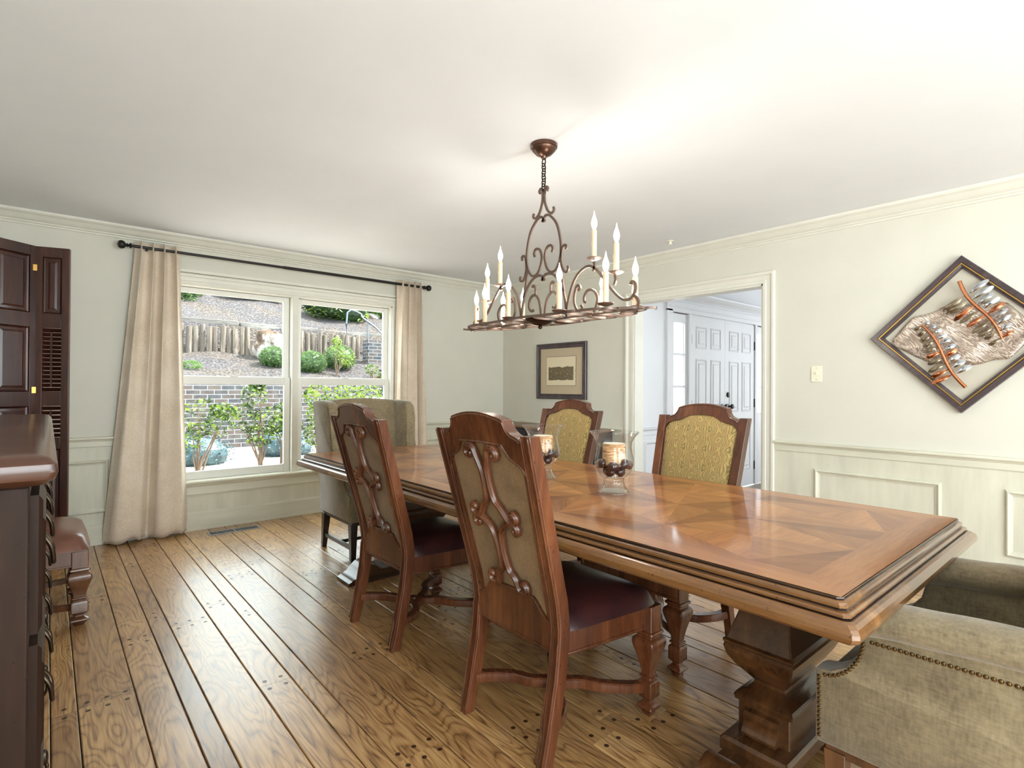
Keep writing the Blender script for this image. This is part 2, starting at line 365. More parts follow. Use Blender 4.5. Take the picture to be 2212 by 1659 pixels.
def smoothpath(pts, n=8, closed=False):
    P = [Vector(p) for p in pts]; out = []; N = len(P)
    for i in range(N if closed else N-1):
        p0 = P[(i-1) % N] if (closed or i) else P[0]; p1 = P[i]; p2 = P[(i+1) % N]; p3 = P[(i+2) % N] if (closed or i < N-2) else P[-1]
        for k in range(n):
            q = k/n; out.append(.5*((2*p1)+(-p0+p2)*q+(2*p0-5*p1+4*p2-p3)*q*q+(-p0+3*p1-3*p2+p3)*q**3))
    if not closed: out.append(P[-1])
    return out
def lerp(a, b, q): return a+(b-a)*q
def interp(x, xs, ys):
    if x <= xs[0]: return ys[0]
    for i in range(len(xs)-1):
        if x <= xs[i+1]: return lerp(ys[i], ys[i+1], (x-xs[i])/(xs[i+1]-xs[i]))
    return ys[-1]

# ================================================================== SETTING
# floor : individual planks along Y, pegged ends
fl = MB(); xs = [.098]; wid = [.183, .130, .080]
k = 0
while xs[-1] < 4.55: xs.append(xs[-1]+wid[k % 3]); k += 1
k = 2
while xs[0] > XL-.1: xs.insert(0, xs[0]-wid[k % 3]); k -= 1
rr = random.Random(3)
for a, b in zip(xs[:-1], xs[1:]):
    y = YB-.1-rr.random()*1.5; w = b-a; npeg = 3 if w > .17 else 2 if w > .1 else 1
    while y < YW+.1:
        L = rr.uniform(.9, 2.3); y2 = y+L
        x0, x1, e = a+.0018, b-.0018, .0028
        c = (rr.random(), rr.random(), rr.random())
        p = [(x0, y, -.02), (x1, y, -.02), (x1, y2-.0008, -.02), (x0, y2-.0008, -.02), (x0, y, -.0022), (x1, y, -.0022), (x1, y2-.0008, -.0022), (x0, y2-.0008, -.0022),
             (x0+e, y+.0006, 0), (x1-e, y+.0006, 0), (x1-e, y2-.0014, 0), (x0+e, y2-.0014, 0)]
        fl.add(p, [(0, 1, 5, 4), (1, 2, 6, 5), (2, 3, 7, 6), (3, 0, 4, 7), (4, 5, 9, 8), (5, 6, 10, 9), (6, 7, 11, 10), (7, 4, 8, 11), (8, 9, 10, 11)], 0, c)
        for yy in (y+.035, y2-.035):
            for q in range(npeg):
                px = lerp(a, b, (q+.5)/npeg if npeg > 1 else .5) if npeg != 3 else lerp(a+.03, b-.03, q/2)
                n = 12; fl.add([(px+.009*cos(2*pi*j/n), yy+.009*sin(2*pi*j/n), .0006) for j in range(n)], [tuple(range(n))], 1, c)
        y = y2
fl.box(XL-.1, XR+.15, YB-.1, YW+.15, -.06, -.021, 2, (0, 0, 0))
fl.build('floor', ['oak_floor', 'peg_wood', 'dark_void'], attr='plank', kind='structure', smooth=False)

struct('ceiling', MB().box(XL-.15, XR+.12, YB-.15, YW+.2, HC, HC+.25), 'ceiling_paint')
# window wall with its opening
OX0, OX1, OZ0, OZ1 = .775, 2.84, .43, 2.115
w = MB(); y0, y1 = YW, YW+.16
w.box(XL-.15, OX0, y0, y1, 0, HC).box(OX1, XR+.15, y0, y1, 0, HC).box(OX0, OX1, y0, y1, 0, OZ0).box(OX0, OX1, y0, y1, OZ1, HC)
struct('wall_window', w, 'wall_paint')
# right wall with cased opening
DY0, DY1, DZ = 2.02, 3.30, 2.10
w = MB(); x0, x1 = XR, XR+.13
w.box(x0, x1, YB-.15, DY0, 0, HC).box(x0, x1, DY1, YW, 0, HC).box(x0, x1, DY0, DY1, DZ, HC)
struct('wall_right', w, 'wall_paint')
struct('wall_left', MB().box(XL-.15, XL, -.4, YW, 0, HC).box(XL-.15, XL, YB-.15, -2.2, 0, HC).box(XL-.15, XL, -2.2, -.4, 0, .35).box(XL-.15, XL, -2.2, -.4, 2.3, HC), 'wall_paint')
w = MB(); y0, y1 = YB-.15, YB
w.box(XL, .2, y0, y1, 0, HC).box(3.6, XR, y0, y1, 0, HC).box(.2, 3.6, y0, y1, 0, .3).box(.2, 3.6, y0, y1, 2.35, HC)
struct('wall_back', w, 'wall_paint')

def moulding(name, prof, axis, c, a0, a1, mat, parent=None):
    # prof: (depth from wall into room, z) polygon, extruded along the wall
    mb = MB()
    if axis == 'W': fn = lambda d, z, s: (s, c-d, z)
    elif axis == 'R': fn = lambda d, z, s: (c-d, s, z)
    elif axis == 'L': fn = lambda d, z, s: (c+d, s, z)
    else: fn = lambda d, z, s: (s, c+d, z)
    mb.prism(prof, fn, a0, a1)
    return struct(name, mb, mat, parent, angle=25)
crown = [(0, HC), (.105, HC), (.105, HC-.014), (.098, HC-.022), (.085, HC-.026), (.074, HC-.035), (.060, HC-.052), (.042, HC-.063), (.030, HC-.066), (.030, HC-.072), (.022, HC-.078), (.014, HC-.080), (.014, HC-.087), (.008, HC-.092), (0, HC-.092)]
moulding('trim_1', crown, 'W', YW, XL, XR, 'white_trim'); moulding('trim_2', crown, 'R', XR, YB, YW, 'white_trim')
moulding('trim_3', crown, 'L', XL, YB, YW, 'white_trim')
rail = [(0, .762), (.010, .762), (.013, .768), (.013, .806), (.020, .810), (.024, .818), (.034, .822), (.038, .828), (.038, .836), (.034, .841), (0, .843)]
base = [(0, 0), (.018, 0), (.018, .142), (.012, .154), (.005, .160), (0, .163)]
bead = lambda: None
CX0, CX1 = .675, 2.94    # outer edges of window casing
n_tr = 4
for (ax, c, a0, a1) in (('W', YW, XL, CX0), ('W', YW, CX1, XR), ('R', XR, YB, 1.93), ('R', XR, 3.42, YW)):
    moulding('trim_%d' % n_tr, rail, ax, c, a0, a1, 'glazed_trim_h'); n_tr += 1
moulding('baseboard_window', base, 'W', YW, XL, XR, 'glazed_trim_h')
moulding('baseboard_right', base, 'R', XR, YB, 1.93, 'glazed_trim_h')
moulding('baseboard_right_far', base, 'R', XR, 3.42, YW, 'glazed_trim_h')
# glazed wainscot skin below the rail
def slab(name, ax, c, a0, a1, z0, z1, d, mat):
    mb = MB()
    if ax == 'W': mb.box(a0, a1, c-d, c, z0, z1)
    else: mb.box(c-d, c, a0, a1, z0, z1)
    return struct(name, mb, mat)
for (ax, c, a0, a1) in (('W', YW, XL, CX0), ('W', YW, CX1, XR-.004), ('R', XR, YB, 1.925), ('R', XR, 3.425, YW-.004)):
    slab('trim_%d' % n_tr, ax, c, a0, a1, .1, .765, .004, 'glazed_trim'); n_tr += 1
slab('trim_%d' % n_tr, 'W', YW, CX0, CX1, .1, .40, .004, 'glazed_trim'); n_tr += 1
def panel_mould(ax, c, a0, a1, z0, z1):
    global n_tr
    mb = MB(); prof = [(0, 0), (.004, .012), (.009, .018), (.014, .020), (.020, .016), (.026, .008), (.036, .004), (.036, 0)]
    rs = []
    for q, h in prof:
        ring = [(a0+q, z0+q), (a1-q, z0+q), (a1-q, z1-q), (a0+q, z1-q)]
        rs.append([(s_, c-.004-h, z_) if ax == 'W' else (c-.004-h, s_, z_) for s_, z_ in ring])
    mb.rings(rs, cap=False)
    o = struct('trim_%d' % n_tr, mb, 'glazed_trim', angle=20); n_tr += 1
for a in ((-.55, .372), (3.05, 4.30)): panel_mould('W', YW, a[0], a[1], .245, .66)
for a in ((.861, 1.629), (-.35, .555), (-1.6, -.65), (3.52, 5.2)): panel_mould('R', XR, a[0], a[1], .245, .648)
# door opening casing in the right wall
def casing_prof(q): return [(0, .014), (.010, .018), (.020, .018), (.026, .012), (.060, .012), (.066, .016), (.074, .024), (.090, .024), (.094, .018), (.094, 0)]
mb = MB(); rs = []
for q, h in [(0, 0), (0, .014), (.012, .017), (.024, .017), (.028, .012), (.058, .012), (.064, .017), (.074, .026), (.090, .026), (.094, .020), (.094, 0)]:
    rs.append([(XR-h, DY0-q, 0), (XR-h, DY0-q, DZ+q), (XR-h, DY1+q, DZ+q), (XR-h, DY1+q, 0)])
mb.rings(rs, cap=False, loop=False); 
struct('trim_%d' % n_tr, mb, 'white_trim', angle=20); n_tr += 1
mb = MB().box(XR-.002, XR+.135, DY0, DY0+.016, 0, DZ).box(XR-.002, XR+.135, DY1-.016, DY1, 0, DZ).box(XR-.002, XR+.135, DY0, DY1, DZ-.016, DZ)
struct('trim_%d' % n_tr, mb, 'white_trim'); n_tr += 1
struct('trim_%d' % n_tr, MB().box(XR, XR+.14, DY0, DY1, -.02, .008), 'foyer_floor'); n_tr += 1

# ---- window : double unit of two hung sashes
win = MB(); yc = YW
rs = []
for q, h in [(0, 0), (0, .014), (.010, .018), (.022, .016), (.028, .010), (.060, .010), (.066, .018), (.084, .022), (.092, .014), (.098, 0)]:
    rs.append([(OX0-q, yc-h, OZ0-.03), (OX0-q, yc-h, OZ1+q), (OX1+q, yc-h, OZ1+q), (OX1+q, yc-h, OZ0-.03)])
win.rings(rs, cap=False, loop=False)
win.box(CX0-.01, CX1+.01, yc-.024, yc, OZ1+.098, OZ1+.122)
win.box(OX0, OX0+.012, yc, yc+.15, OZ0, OZ1).box(OX1-.012, OX1, yc, yc+.15, OZ0, OZ1).box(OX0, OX1, yc, yc+.15, OZ1-.012, OZ1)
win.box(1.780, 1.836, yc-.012, yc+.14, OZ0, OZ1)
W1 = struct('window_1', win, 'white_trim', angle=20)
sill = MB().prism([(-.14, .400), (-.14, .428), (.040, .428), (.048, .420), (.048, .408), (.040, .400)], lambda d, z, s: (s, yc-d, z), CX0-.02, CX1+.02)
sill.prism([(0, .300), (.012, .300), (.016, .312), (.012, .330), (.010, .372), (.022, .386), (.026, .398), (0, .398)], lambda d, z, s: (s, yc-d, z), CX0, CX1)
sill.build('window_sill', 'glazed_trim_h', W1, angle=20)
for gx0, gx1 in ((.840, 1.722), (1.890, 2.775)):
    for z0, z1, dy in ((1.335, 2.055, .075), (.500, 1.258, .040)):
        top = .045 if z0 > 1 else .07; bot = .075 if z0 > 1 else .07
        sb = MB(); a, b = gx0-.055, gx1+.055
        sb.box(a, gx0, yc+dy, yc+dy+.034, z0-bot, z1+top).box(gx1, b, yc+dy, yc+dy+.034, z0-bot, z1+top)
        sb.box(gx0, gx1, yc+dy, yc+dy+.034, z1, z1+top).box(gx0, gx1, yc+dy, yc+dy+.034, z0-bot, z0)
        so = sb.build('sash', 'vinyl', W1, bevel=.003)
        MB().box(gx0-.004, gx1+.004, yc+dy+.014, yc+dy+.018, z0-.004, z1+.004).build('window_pane', 'pane', so)
    MB().box((gx0+gx1)/2-.03, (gx0+gx1)/2+.03, yc+.028, yc+.042, 1.326, 1.338).build('sash_lock', 'vinyl', W1, bevel=.003)

# ---- foyer beyond the opening
FX0, FX1, FY0, FY1, FH = XR+.13, 9.0, -1.2, 3.32, 2.62
struct('floor_foyer', MB().box(FX0, FX1, FY0, FY1, -.06, 0), 'foyer_floor')
struct('ceiling_foyer', MB().box(FX0, FX1, FY0, FY1+.15, FH, FH+.1), 'foyer_paint')
AX0, AX1, AX2, AX3, AX4, AX5 = 5.09, 5.42, 5.465, 6.975, 7.02, 7.35   # sidelight, post, doors, post, sidelight
w = MB(); y0, y1 = FY1, FY1+.14
w.box(FX0, AX0, y0, y1, 0, FH).box(AX5, FX1, y0, y1, 0, FH).box(AX0, AX5, y0, y1, 2.062, FH)
struct('wall_foyer_front', w, 'foyer_paint')
w = MB().box(FX1, FX1+.1, FY0, -.2, 0, FH).box(FX1, FX1+.1, 2.7, FY1, 0, FH).box(FX1, FX1+.1, -.2, .5, .4, 2.5).box(FX1, FX1+.1, 2.2, 2.7, .4, 2.5).box(FX1, FX1+.1, -.2, 2.7, 0, .4).box(FX1, FX1+.1, -.2, 2.7, 2.5, FH)
struct('wall_foyer_end', w, 'foyer_paint')
struct('wall_foyer_back', MB().box(FX0, FX1, FY0-.1, FY0, 0, FH), 'foyer_paint')
mb = MB(); c = FY1
mb.box(AX0-.10, AX0, c-.022, c, 0, 2.10).box(AX5, AX5+.10, c-.022, c, 0, 2.10).box(AX0-.10, AX5+.10, c-.022, c, 2.075, 2.19)
mb.box(AX0-.06, AX5+.06, c-.03, c, 2.12, 2.135)
mb.box(AX1-.01, AX2, c-.022, c+.05, 0, 2.075).box(AX3, AX4+.01, c-.022, c+.05, 0, 2.075)
struct('trim_%d' % n_tr, mb, 'foyer_paint', bevel=.004); n_tr += 1
moulding('trim_%d' % n_tr, [(0, 2.30), (.09, 2.30), (.085, 2.285), (.06, 2.26), (.035, 2.245), (.02, 2.235), (.01, 2.222), (0, 2.22)], 'W', c, FX0, FX1, 'foyer_paint'); n_tr += 1
moulding('trim_%d' % n_tr, rail, 'W', c, FX0, AX0-.10, 'foyer_paint'); n_tr += 1
panel_mould_c = c
mb = MB(); rs = []
for q, h in [(0, 0), (.006, .014), (.014, .018), (.024, .010), (.030, 0)]:
    rs.append([(s_, c-h, z_) for s_, z_ in ((4.62+q, .2+q), (AX0-.17-q, .2+q), (AX0-.17-q, .70-q), (4.62+q, .70-q))])
mb.rings(rs, cap=False); struct('trim_%d' % n_tr, mb, 'foyer_paint'); n_tr += 1
moulding('baseboard_foyer', base, 'W', c, FX0, AX0-.1, 'foyer_paint')
for i, (a, b) in enumerate(((AX0, AX1-.01), (AX4+.01, AX5))):
    mb = MB(); g0, g1 = a+.05, b-.05
    mb.box(a, g0, c+.0, c+.04, 0, 2.075).box(g1, b, c+.0, c+.04, 0, 2.075).box(g0, g1, c+.0, c+.04, 1.965, 2.075).box(g0, g1, c, c+.04, 0, .93)
    for z in (1.265, 1.62): mb.box(g0, g1, c+.004, c+.036, z-.012, z+.012)
    so = struct('window_%d' % (i+2), mb, 'foyer_paint', bevel=.003)
    MB().box(g0, g1, c+.018, c+.024, .93, 1.965).build('window_pane', 'frosted_pane', so)
for i, (a, b) in enumerate(((AX2+.003, 6.218), (6.222, AX3-.003))):
    mb = MB(); t0 = c-.008; d = MB().box(a, b, t0, t0+.045, .012, 2.06)
    do = struct('door_%d' % (i+1), d, 'foyer_paint')
    mid = (a+b)/2
    for px0, px1 in ((a+.10, mid-.045), (mid+.045, b-.10)):
        for z0, z1 in ((1.70, 1.95), (.96, 1.58), (.22, .82)):
            pm = MB(); rs = []
            for q, h in [(0, 0), (.004, .006), (.014, .008), (.020, .001), (.045, .001), (.060, .007), (.062, .008)]:
                rs.append([(s_, t0-h, z_) for s_, z_ in ((px0+q, z0+q), (px1-q, z0+q), (px1-q, z1-q), (px0+q, z1-q))])
            pm.rings(rs, cap=False); pm.add([rs[-1][j] for j in range(4)], [(0, 1, 2, 3)])
            pm.build('door_panel', 'foyer_paint', do, angle=15)
    hx = a-.004 if i == 0 else b+.004
    for z in (1.80, 1.06, .26): MB().box(hx-.009, hx+.009, t0-.012, t0, z-.055, z+.055).build('hinge', 'black_metal', do, bevel=.002)
    kx = b-.07 if i == 0 else a+.07
    kb = MB().rings([[(kx+rr_*cos(2*pi*j/16), t0-d_, 1.03+rr_*sin(2*pi*j/16)) for j in range(16)] for rr_, d_ in ((.03, 0), (.03, .008), (.012, .012), (.012, .035), (.026, .045), (.032, .058), (.026, .07), (.008, .075))])
    kb.build('knob', 'black_metal', do)
    if i == 1:
        kb = MB().rings([[(kx+rr_*cos(2*pi*j/16), t0-d_, 1.17+rr_*sin(2*pi*j/16)) for j in range(16)] for rr_, d_ in ((.032, 0), (.032, .01), (.024, .014), (.010, .018))])
        kb.build('deadbolt', 'black_metal', do)

# ================================================================== DINING CHAIRS
def xb(z): return interp(z, [0, .12, .30, .44, .52, 1.2], [-.268, -.240, -.206, -.196, -.205, -.392])
def hw(z): return interp(z, [0, .44, 1.1], [.232, .238, .262])
def backpt(y, z, d): return (xb(z)+d, y, z)     # d>0 towards the sitter
def make_chair(name, label, back_only=False):
    t = thing(name, label, 'chair')
    for s_ in (-1, 1):
        # rear leg continuing as back stile
        mb = MB(); rs = []
        for z in [0, .04, .1, .16, .22, .28, .34, .40, .44, .48, .54, .62, .7, .8, .9, 1.0, 1.07, 1.096]:
            o_ = hw(z); x = xb(z); w_ = .044 if z > .1 else .038; dd = .050 if z > .1 else .044
            ya, yb = s_*(o_-w_), s_*o_; ym = s_*(o_-.010); yn = s_*(o_-w_+.010)
            rs.append([(x+dd/2, ya, z), (x+dd/2, yb, z), (x-dd/2+.006, yb, z), (x-dd/2, ym, z), (x-dd/2+.004, s_*(o_-.016), z), (x-dd/2+.004, s_*(o_-w_+.016), z), (x-dd/2, yn, z), (x-dd/2+.004, ya, z)])
        mb.rings(rs)
        for oo in (.006, .038):
            mb.tube([(xb(z)-.0255, s_*(hw(z)-oo), z) for z in [.02, .1, .16, .22, .28, .34, .40, .44, .48, .54, .62, .7, .8, .9, 1.0, 1.07, 1.09]], .0035, 6)
        mb.build('rear_leg', 'chair_wood', t, bevel=.0025)
        # turned square front leg
        fx, fy = .262, s_*.245
        mb = MB().square([(.034, .42), (.034, .325), (.040, .322), (.042, .314), (.034, .308), (.034, .300), (.039, .297), (.046, .290), (.049, .278), (.046, .260), (.037, .232), (.028, .198), (.022, .170), (.0195, .150),
                          (.026, .148), (.027, .142), (.020, .139), (.020, .134), (.028, .128), (.030, .122), (.030, .072), (.025, .064), (.016, .058), (.016, .050), (.032, .036), (.034, .028), (.024, .018), (.018, .010), (.019, 0)][::-1], fx, fy, cut=.1)
        mb.build('front_leg', 'chair_wood', t, bevel=.0015)
    # seat frame
    mb = MB()
    out = [(-.185, .200), (.30, .262), (.30, -.262), (-.185, -.200)]
    def frame(o, i_, z0, z1):
        rs = [[(a, b, z0) for a, b in o], [(a, b, z1) for a, b in o], [(a, b, z1) for a, b in i_], [(a, b, z0) for a, b in i_]]
        mb.rings(rs, closed=True)
    frame(out, [(-.15, .17), (.27, .225), (.27, -.225), (-.15, -.17)], .340, .418)
    frame([(-.185, .204), (.305, .267), (.305, -.267), (-.185, -.204)], [(-.15, .18), (.28, .235), (.28, -.235), (-.15, -.18)], .332, .344)
    mb.build('seat_frame', 'chair_wood', t, bevel=.003)
    # domed leather seat
    def seat(uu, vv):
        a = -1+2*uu; b = -1+2*vv
        k_ = 1/max(1e-6, (abs(a)**7+abs(b)**7)**(1/7)) * max(abs(a), abs(b)) if (a or b) else 1
        a2, b2 = a*k_, b*k_; x = .058+a2*.262; y_ = b2*lerp(.212, .278, (a2+1)/2)
        e = max(abs(a), abs(b)); z = .420+.072*(1-e**3.0)**.6+(.012 if e < 1 else 0)
        return (x, y_, z if e < 1 else .418)
    mb = MB().grid(seat, 29, 29)
    mb.build('seat', 'oxblood_leather', t, angle=80)
    # back : crest rail, bottom rail, fabric both sides
    up_ = [(0, 1.166), (.035, 1.165), (.07, 1.161), (.105, 1.154), (.136, 1.146), (.144, 1.142), (.146, 1.130), (.152, 1.118), (.162, 1.106), (.174, 1.098), (.188, 1.093), (.202, 1.088), (.213, 1.080), (.221, 1.068)]
    lo_f = [(0, 1.106), (.04, 1.105), (.07, 1.100), (.095, 1.090), (.115, 1.078), (.135, 1.070), (.165, 1.066), (.19, 1.058), (.207, 1.042), (.216, 1.020), (.2215, .99)]
    lo_r = [(0, 1.062), (.118, 1.058), (.128, 1.040), (.145, 1.018), (.170, 1.004), (.190, .996), (.205, .978), (.2215, .955)]
    def full(h): return [(-a, b) for a, b in h[::-1]]+[(a, b) for a, b in h[1:]]
    mb = MB().prism(full(up_)+full(lo_f)[::-1], lambda a, b, w_: backpt(a, b, w_), .0, .022)
    mb.prism(full(up_)+full(lo_r)[::-1], lambda a, b, w_: backpt(a, b, w_), -.022, .0)
    mb.tube([backpt(a, b-.008, -.023) for a, b in full(up_)[1:-1]], .0035, 6)
    mb.tube([backpt(a, b, -.022) for a, b in full(lo_r)], .0045, 6)
    mb.tube([backpt(a, b-.006, .023) for a, b in full(up_)[1:-1]], .003, 6)
    mb.build('crest_rail', 'chair_wood', t, angle=30)
    rl = [(0, .530), (.115, .527), (.128, .515), (.145, .492), (.165, .474), (.185, .464), (.200, .460)]
    mb = MB().prism(full(rl)+[(.200, .365), (-.200, .365)], lambda a, b, w_: backpt(a, b, w_), -.020, .012)
    mb.tube([backpt(a, b-.004, -.021) for a, b in full(rl)], .0035, 6)
    mb.tube([backpt(a, .372, -.021) for a in (-.196, .196)], .003, 6)
    mb.build('bottom_rail', 'chair_wood', t, angle=30)
    for s_ in (-1, 1):  # inner fillets of stiles
        mb = MB().hexa([backpt(s_*.196, .46, -.018), backpt(s_*.178, .46, -.018), backpt(s_*.178, .46, .012), backpt(s_*.196, .46, .012),
                 backpt(s_*.2225, 1.04, -.018), backpt(s_*.202, 1.04, -.018), backpt(s_*.202, 1.04, .012), backpt(s_*.2225, 1.04, .012)])
        mb.build('back_frame', 'chair_wood', t)
    def pan(uu, vv):
        z = lerp(.45, 1.07, vv); h_ = lerp(.178, .204, vv); return backpt(lerp(-h_, h_, uu), z, -.010)
    MB().grid(pan, 9, 14).build('back_panel', 'burlap', t)
    def pad(uu, vv):
        y_ = lerp(-1, 1, uu)
        zt = interp(abs(y_)*.215, [a for a, b in lo_f], [b for a, b in lo_f])
        z = lerp(.47, zt, vv); h_ = lerp(.180, .214, (z-.47)/.6)
        e = max(abs(y_), abs(2*vv-1)); return backpt(y_*h_, z, .012+.026*(1-e**4)**.5)
    MB().grid(pad, 25, 31).build('back_upholstery', 'paisley', t, angle=80)
    # carved scrolls over the rear panel
    def spiral(cy_, cz, r0, a0, turn, n=9):
        return [(cy_+r0*(1-.78*k_/n)*cos(a0+turn*k_/n), cz+r0*(1-.78*k_/n)*sin(a0+turn*k_/n)) for k_ in range(n+1)]
    for s_ in (-1, 1):
        for z0, z1, ya, yb in ((1.046, .786, .062, .100), (.788, .530, .094, .080)):
            mb = MB()
            top = spiral(ya+.006, z0-.024, .022, pi*.55, -2*pi*.85)   # scroll curls outwards
            bot = spiral(yb+.004, z1+.024, .022, -pi*.55, 2*pi*.85)
            zm = (z0+z1)/2
            mid_ = [(ya-.022, z0-.006), (.030, z0-.036), (.016, lerp(z0, zm, .6)), (.013, zm), (.022, lerp(z1, zm, .55)), (.046, z1+.046), (yb-.022, z1+.006)]
            path = top[::-1]+mid_+bot
            path = smoothpath([(a, b, 0) for a, b in path], 4)
            P_ = [backpt(s_*p[0], p[1], -.026) for p in path]
            prof_ = [(-.0125, -.008), (-.0125, .006), (-.009, .010), (-.0055, .008), (-.0025, .013), (.0025, .013), (.0055, .008), (.009, .010), (.0125, .006), (.0125, -.008)]
            n_ = len(P_)
            mb.sweep(P_, prof_, up=(-1, 0, -.2), scale=lambda q: .42+.58*min(1, min(q, 1-q)/.16))
            mb.build('scroll_carving', 'chair_wood', t, angle=50)
    # stretcher : two C curves back to back
    mb = MB(); pr = [(-.018, -.018), (-.020, -.012), (-.020, .013), (-.015, .018), (.015, .018), (.020, .013), (.020, -.012), (.018, -.018)]
    mb.sweep(smoothpath([(-.235, .208, .125), (-.17, .185, .118), (-.10, .130, .112), (-.065, .065, .11), (-.018, .022, .11), (-.012, 0, .11), (-.018, -.022, .11), (-.065, -.065, .11), (-.10, -.130, .112), (-.17, -.185, .118), (-.235, -.208, .125)], 5), pr)
    mb.sweep(smoothpath([(.262, .235, .1), (.20, .205, .105), (.12, .14, .11), (.075, .065, .11), (.022, .022, .11), (.014, 0, .11), (.022, -.022, .11), (.075, -.065, .11), (.12, -.14, .11), (.20, -.205, .105), (.262, -.235, .1)], 5), pr)
    mb.square([(.030, .097), (.030, .125)], 0, 0)
    mb.build('stretcher', 'chair_wood', t, angle=40)
    return t
chA = make_chair('dining_chair', 'carved dining chair nearest the camera, back turned to us, crest rail overlapping one glass vase')
chA.location = (1.505, 1.490, 0)
dup(chA, (1.520, 2.530, 0), radians(.5), 'carved dining chair with its back to us, between the window and the nearest chair')
dup(chA, (2.360, 1.575, 0), pi, 'dining chair facing us with paisley back, in front of the white double doors')
dup(chA, (2.390, 2.575, 0), pi+radians(1), 'dining chair facing us with paisley back, below the small framed herd print')

# ================================================================== TABLE
TX0, TX1, TY0, TY1, TZ = 1.362, 2.525, .447, 3.790, .780
T = thing('dining_table', 'long wooden dining table with parquetry top and moulded edge on two pedestals', 'table', ((TX0+TX1)/2, (TY0+TY1)/2, 0))
ox, oy = T.location.x, T.location.y
mb = MB(); rs = []
for o_, z in [(-.02, .7785), (0, .7792), (.003, .7793), (.004, .776), (.002, .7745), (.004, .773), (.010, .770), (.013, .765), (.013, .759), (.010, .755), (.012, .753), (.020, .752), (.024, .748), (.024, .743), (.021, .740),
              (.028, .739), (.036, .736), (.044, .729), (.049, .720), (.050, .711), (.047, .702), (.040, .695), (.030, .692), (.012, .691), (.012, .684), (-.02, .684)]:
    ring = []
    for sx, sy in ((-1, -1), (1, -1), (1, 1), (-1, 1)):
        cx_ = (TX1-TX0)/2+o_; cy_ = (TY1-TY0)/2+o_; c_ = .012
        a1 = (sx*cx_, sy*(cy_-c_)); a2 = (sx*(cx_-c_), sy*cy_)
        ring += [(a1[0], a1[1], z), (a2[0], a2[1], z)] if sx*sy < 0 else [(a2[0], a2[1], z), (a1[0], a1[1], z)]
    rs.append(ring)
rs = [[q[i] for i in (1, 0, 3, 2, 5, 4, 7, 6)] if False else q for q in rs]
rs = [[q[j] for j in (1, 0, 3, 2, 5, 4, 7, 6)] for q in rs]
for q in rs:   # sort by angle so each ring is a clean loop
    q.sort(key=lambda p: math.atan2(p[1]/2.9, p[0]))
for i_ in range(len(rs)-1):
    zz_ = (rs[i_][0][2]+rs[i_+1][0][2])/2
    mb.rings([rs[i_], rs[i_+1]], cap=False, mi=1 if (.7725 < zz_ < .779 or .7525 < zz_ < .7592 or .7385 < zz_ < .7425) else 0)
mb.add(rs[-1], [tuple(range(8))])
mb.build('table_edge', ['table_edge', 'table_groove'], T, angle=25)
mb = MB(); hx, hy = (TX1-TX0)/2-.0005, (TY1-TY0)/2-.0005; z = .7806
bw = .105
ang = lambda a: (a/pi) % 1
def vf(pts, g, tone):
    mb.add([(a, b, z) for a, b in pts], [tuple(range(len(pts)))], 0, (g, tone, 0))
vf([(-hx, -hy), (hx, -hy), (hx-bw, -hy+bw), (-hx+bw, -hy+bw)], 0, .55); vf([(-hx, hy), (hx, hy), (hx-bw, hy-bw), (-hx+bw, hy-bw)], 0, .55)
vf([(-hx, -hy), (-hx, hy), (-hx+bw, hy-bw), (-hx+bw, -hy+bw)], .5, .7); vf([(hx, -hy), (hx, hy), (hx-bw, hy-bw), (hx-bw, -hy+bw)], .5, .7)
ix, iy = hx-bw, hy-bw; ny = 6; dy_ = 2*iy/ny
for j in range(ny):
    ya = -iy+j*dy_; yb = ya+dy_; ym = (ya+yb)/2
    for i in range(2):
        xa, xb_ = (-ix, 0) if i == 0 else (0, ix); xm = (xa+xb_)/2; fl_ = (i+j) % 2
        # pinwheel square: slim dark kites around a light field
        q = .30
        pts = [(xa, ya), (xb_, ya), (xb_, yb), (xa, yb)]; mids = [(lerp(xa, xb_, q if fl_ else 1-q), ya), (xb_, lerp(ya, yb, q if fl_ else 1-q)), (lerp(xb_, xa, q if fl_ else 1-q), yb), (xa, lerp(yb, ya, q if fl_ else 1-q))]
        for k_ in range(4):
            a, b, nm = pts[k_], mids[k_], mids[k_-1]
            vf([nm, a, b], [.25, .75, .25, .75][k_], [.05, .4, .05, .4][k_])
        cxy = (xm, ym)
        for k_ in range(4):
            vf([mids[k_], mids[(k_+1) % 4], cxy], [.0, .5, .0, .5][k_], [1., .62, 1., .62][k_])
mb.build('tabletop', 'veneer', T, attr='grain', smooth=False)
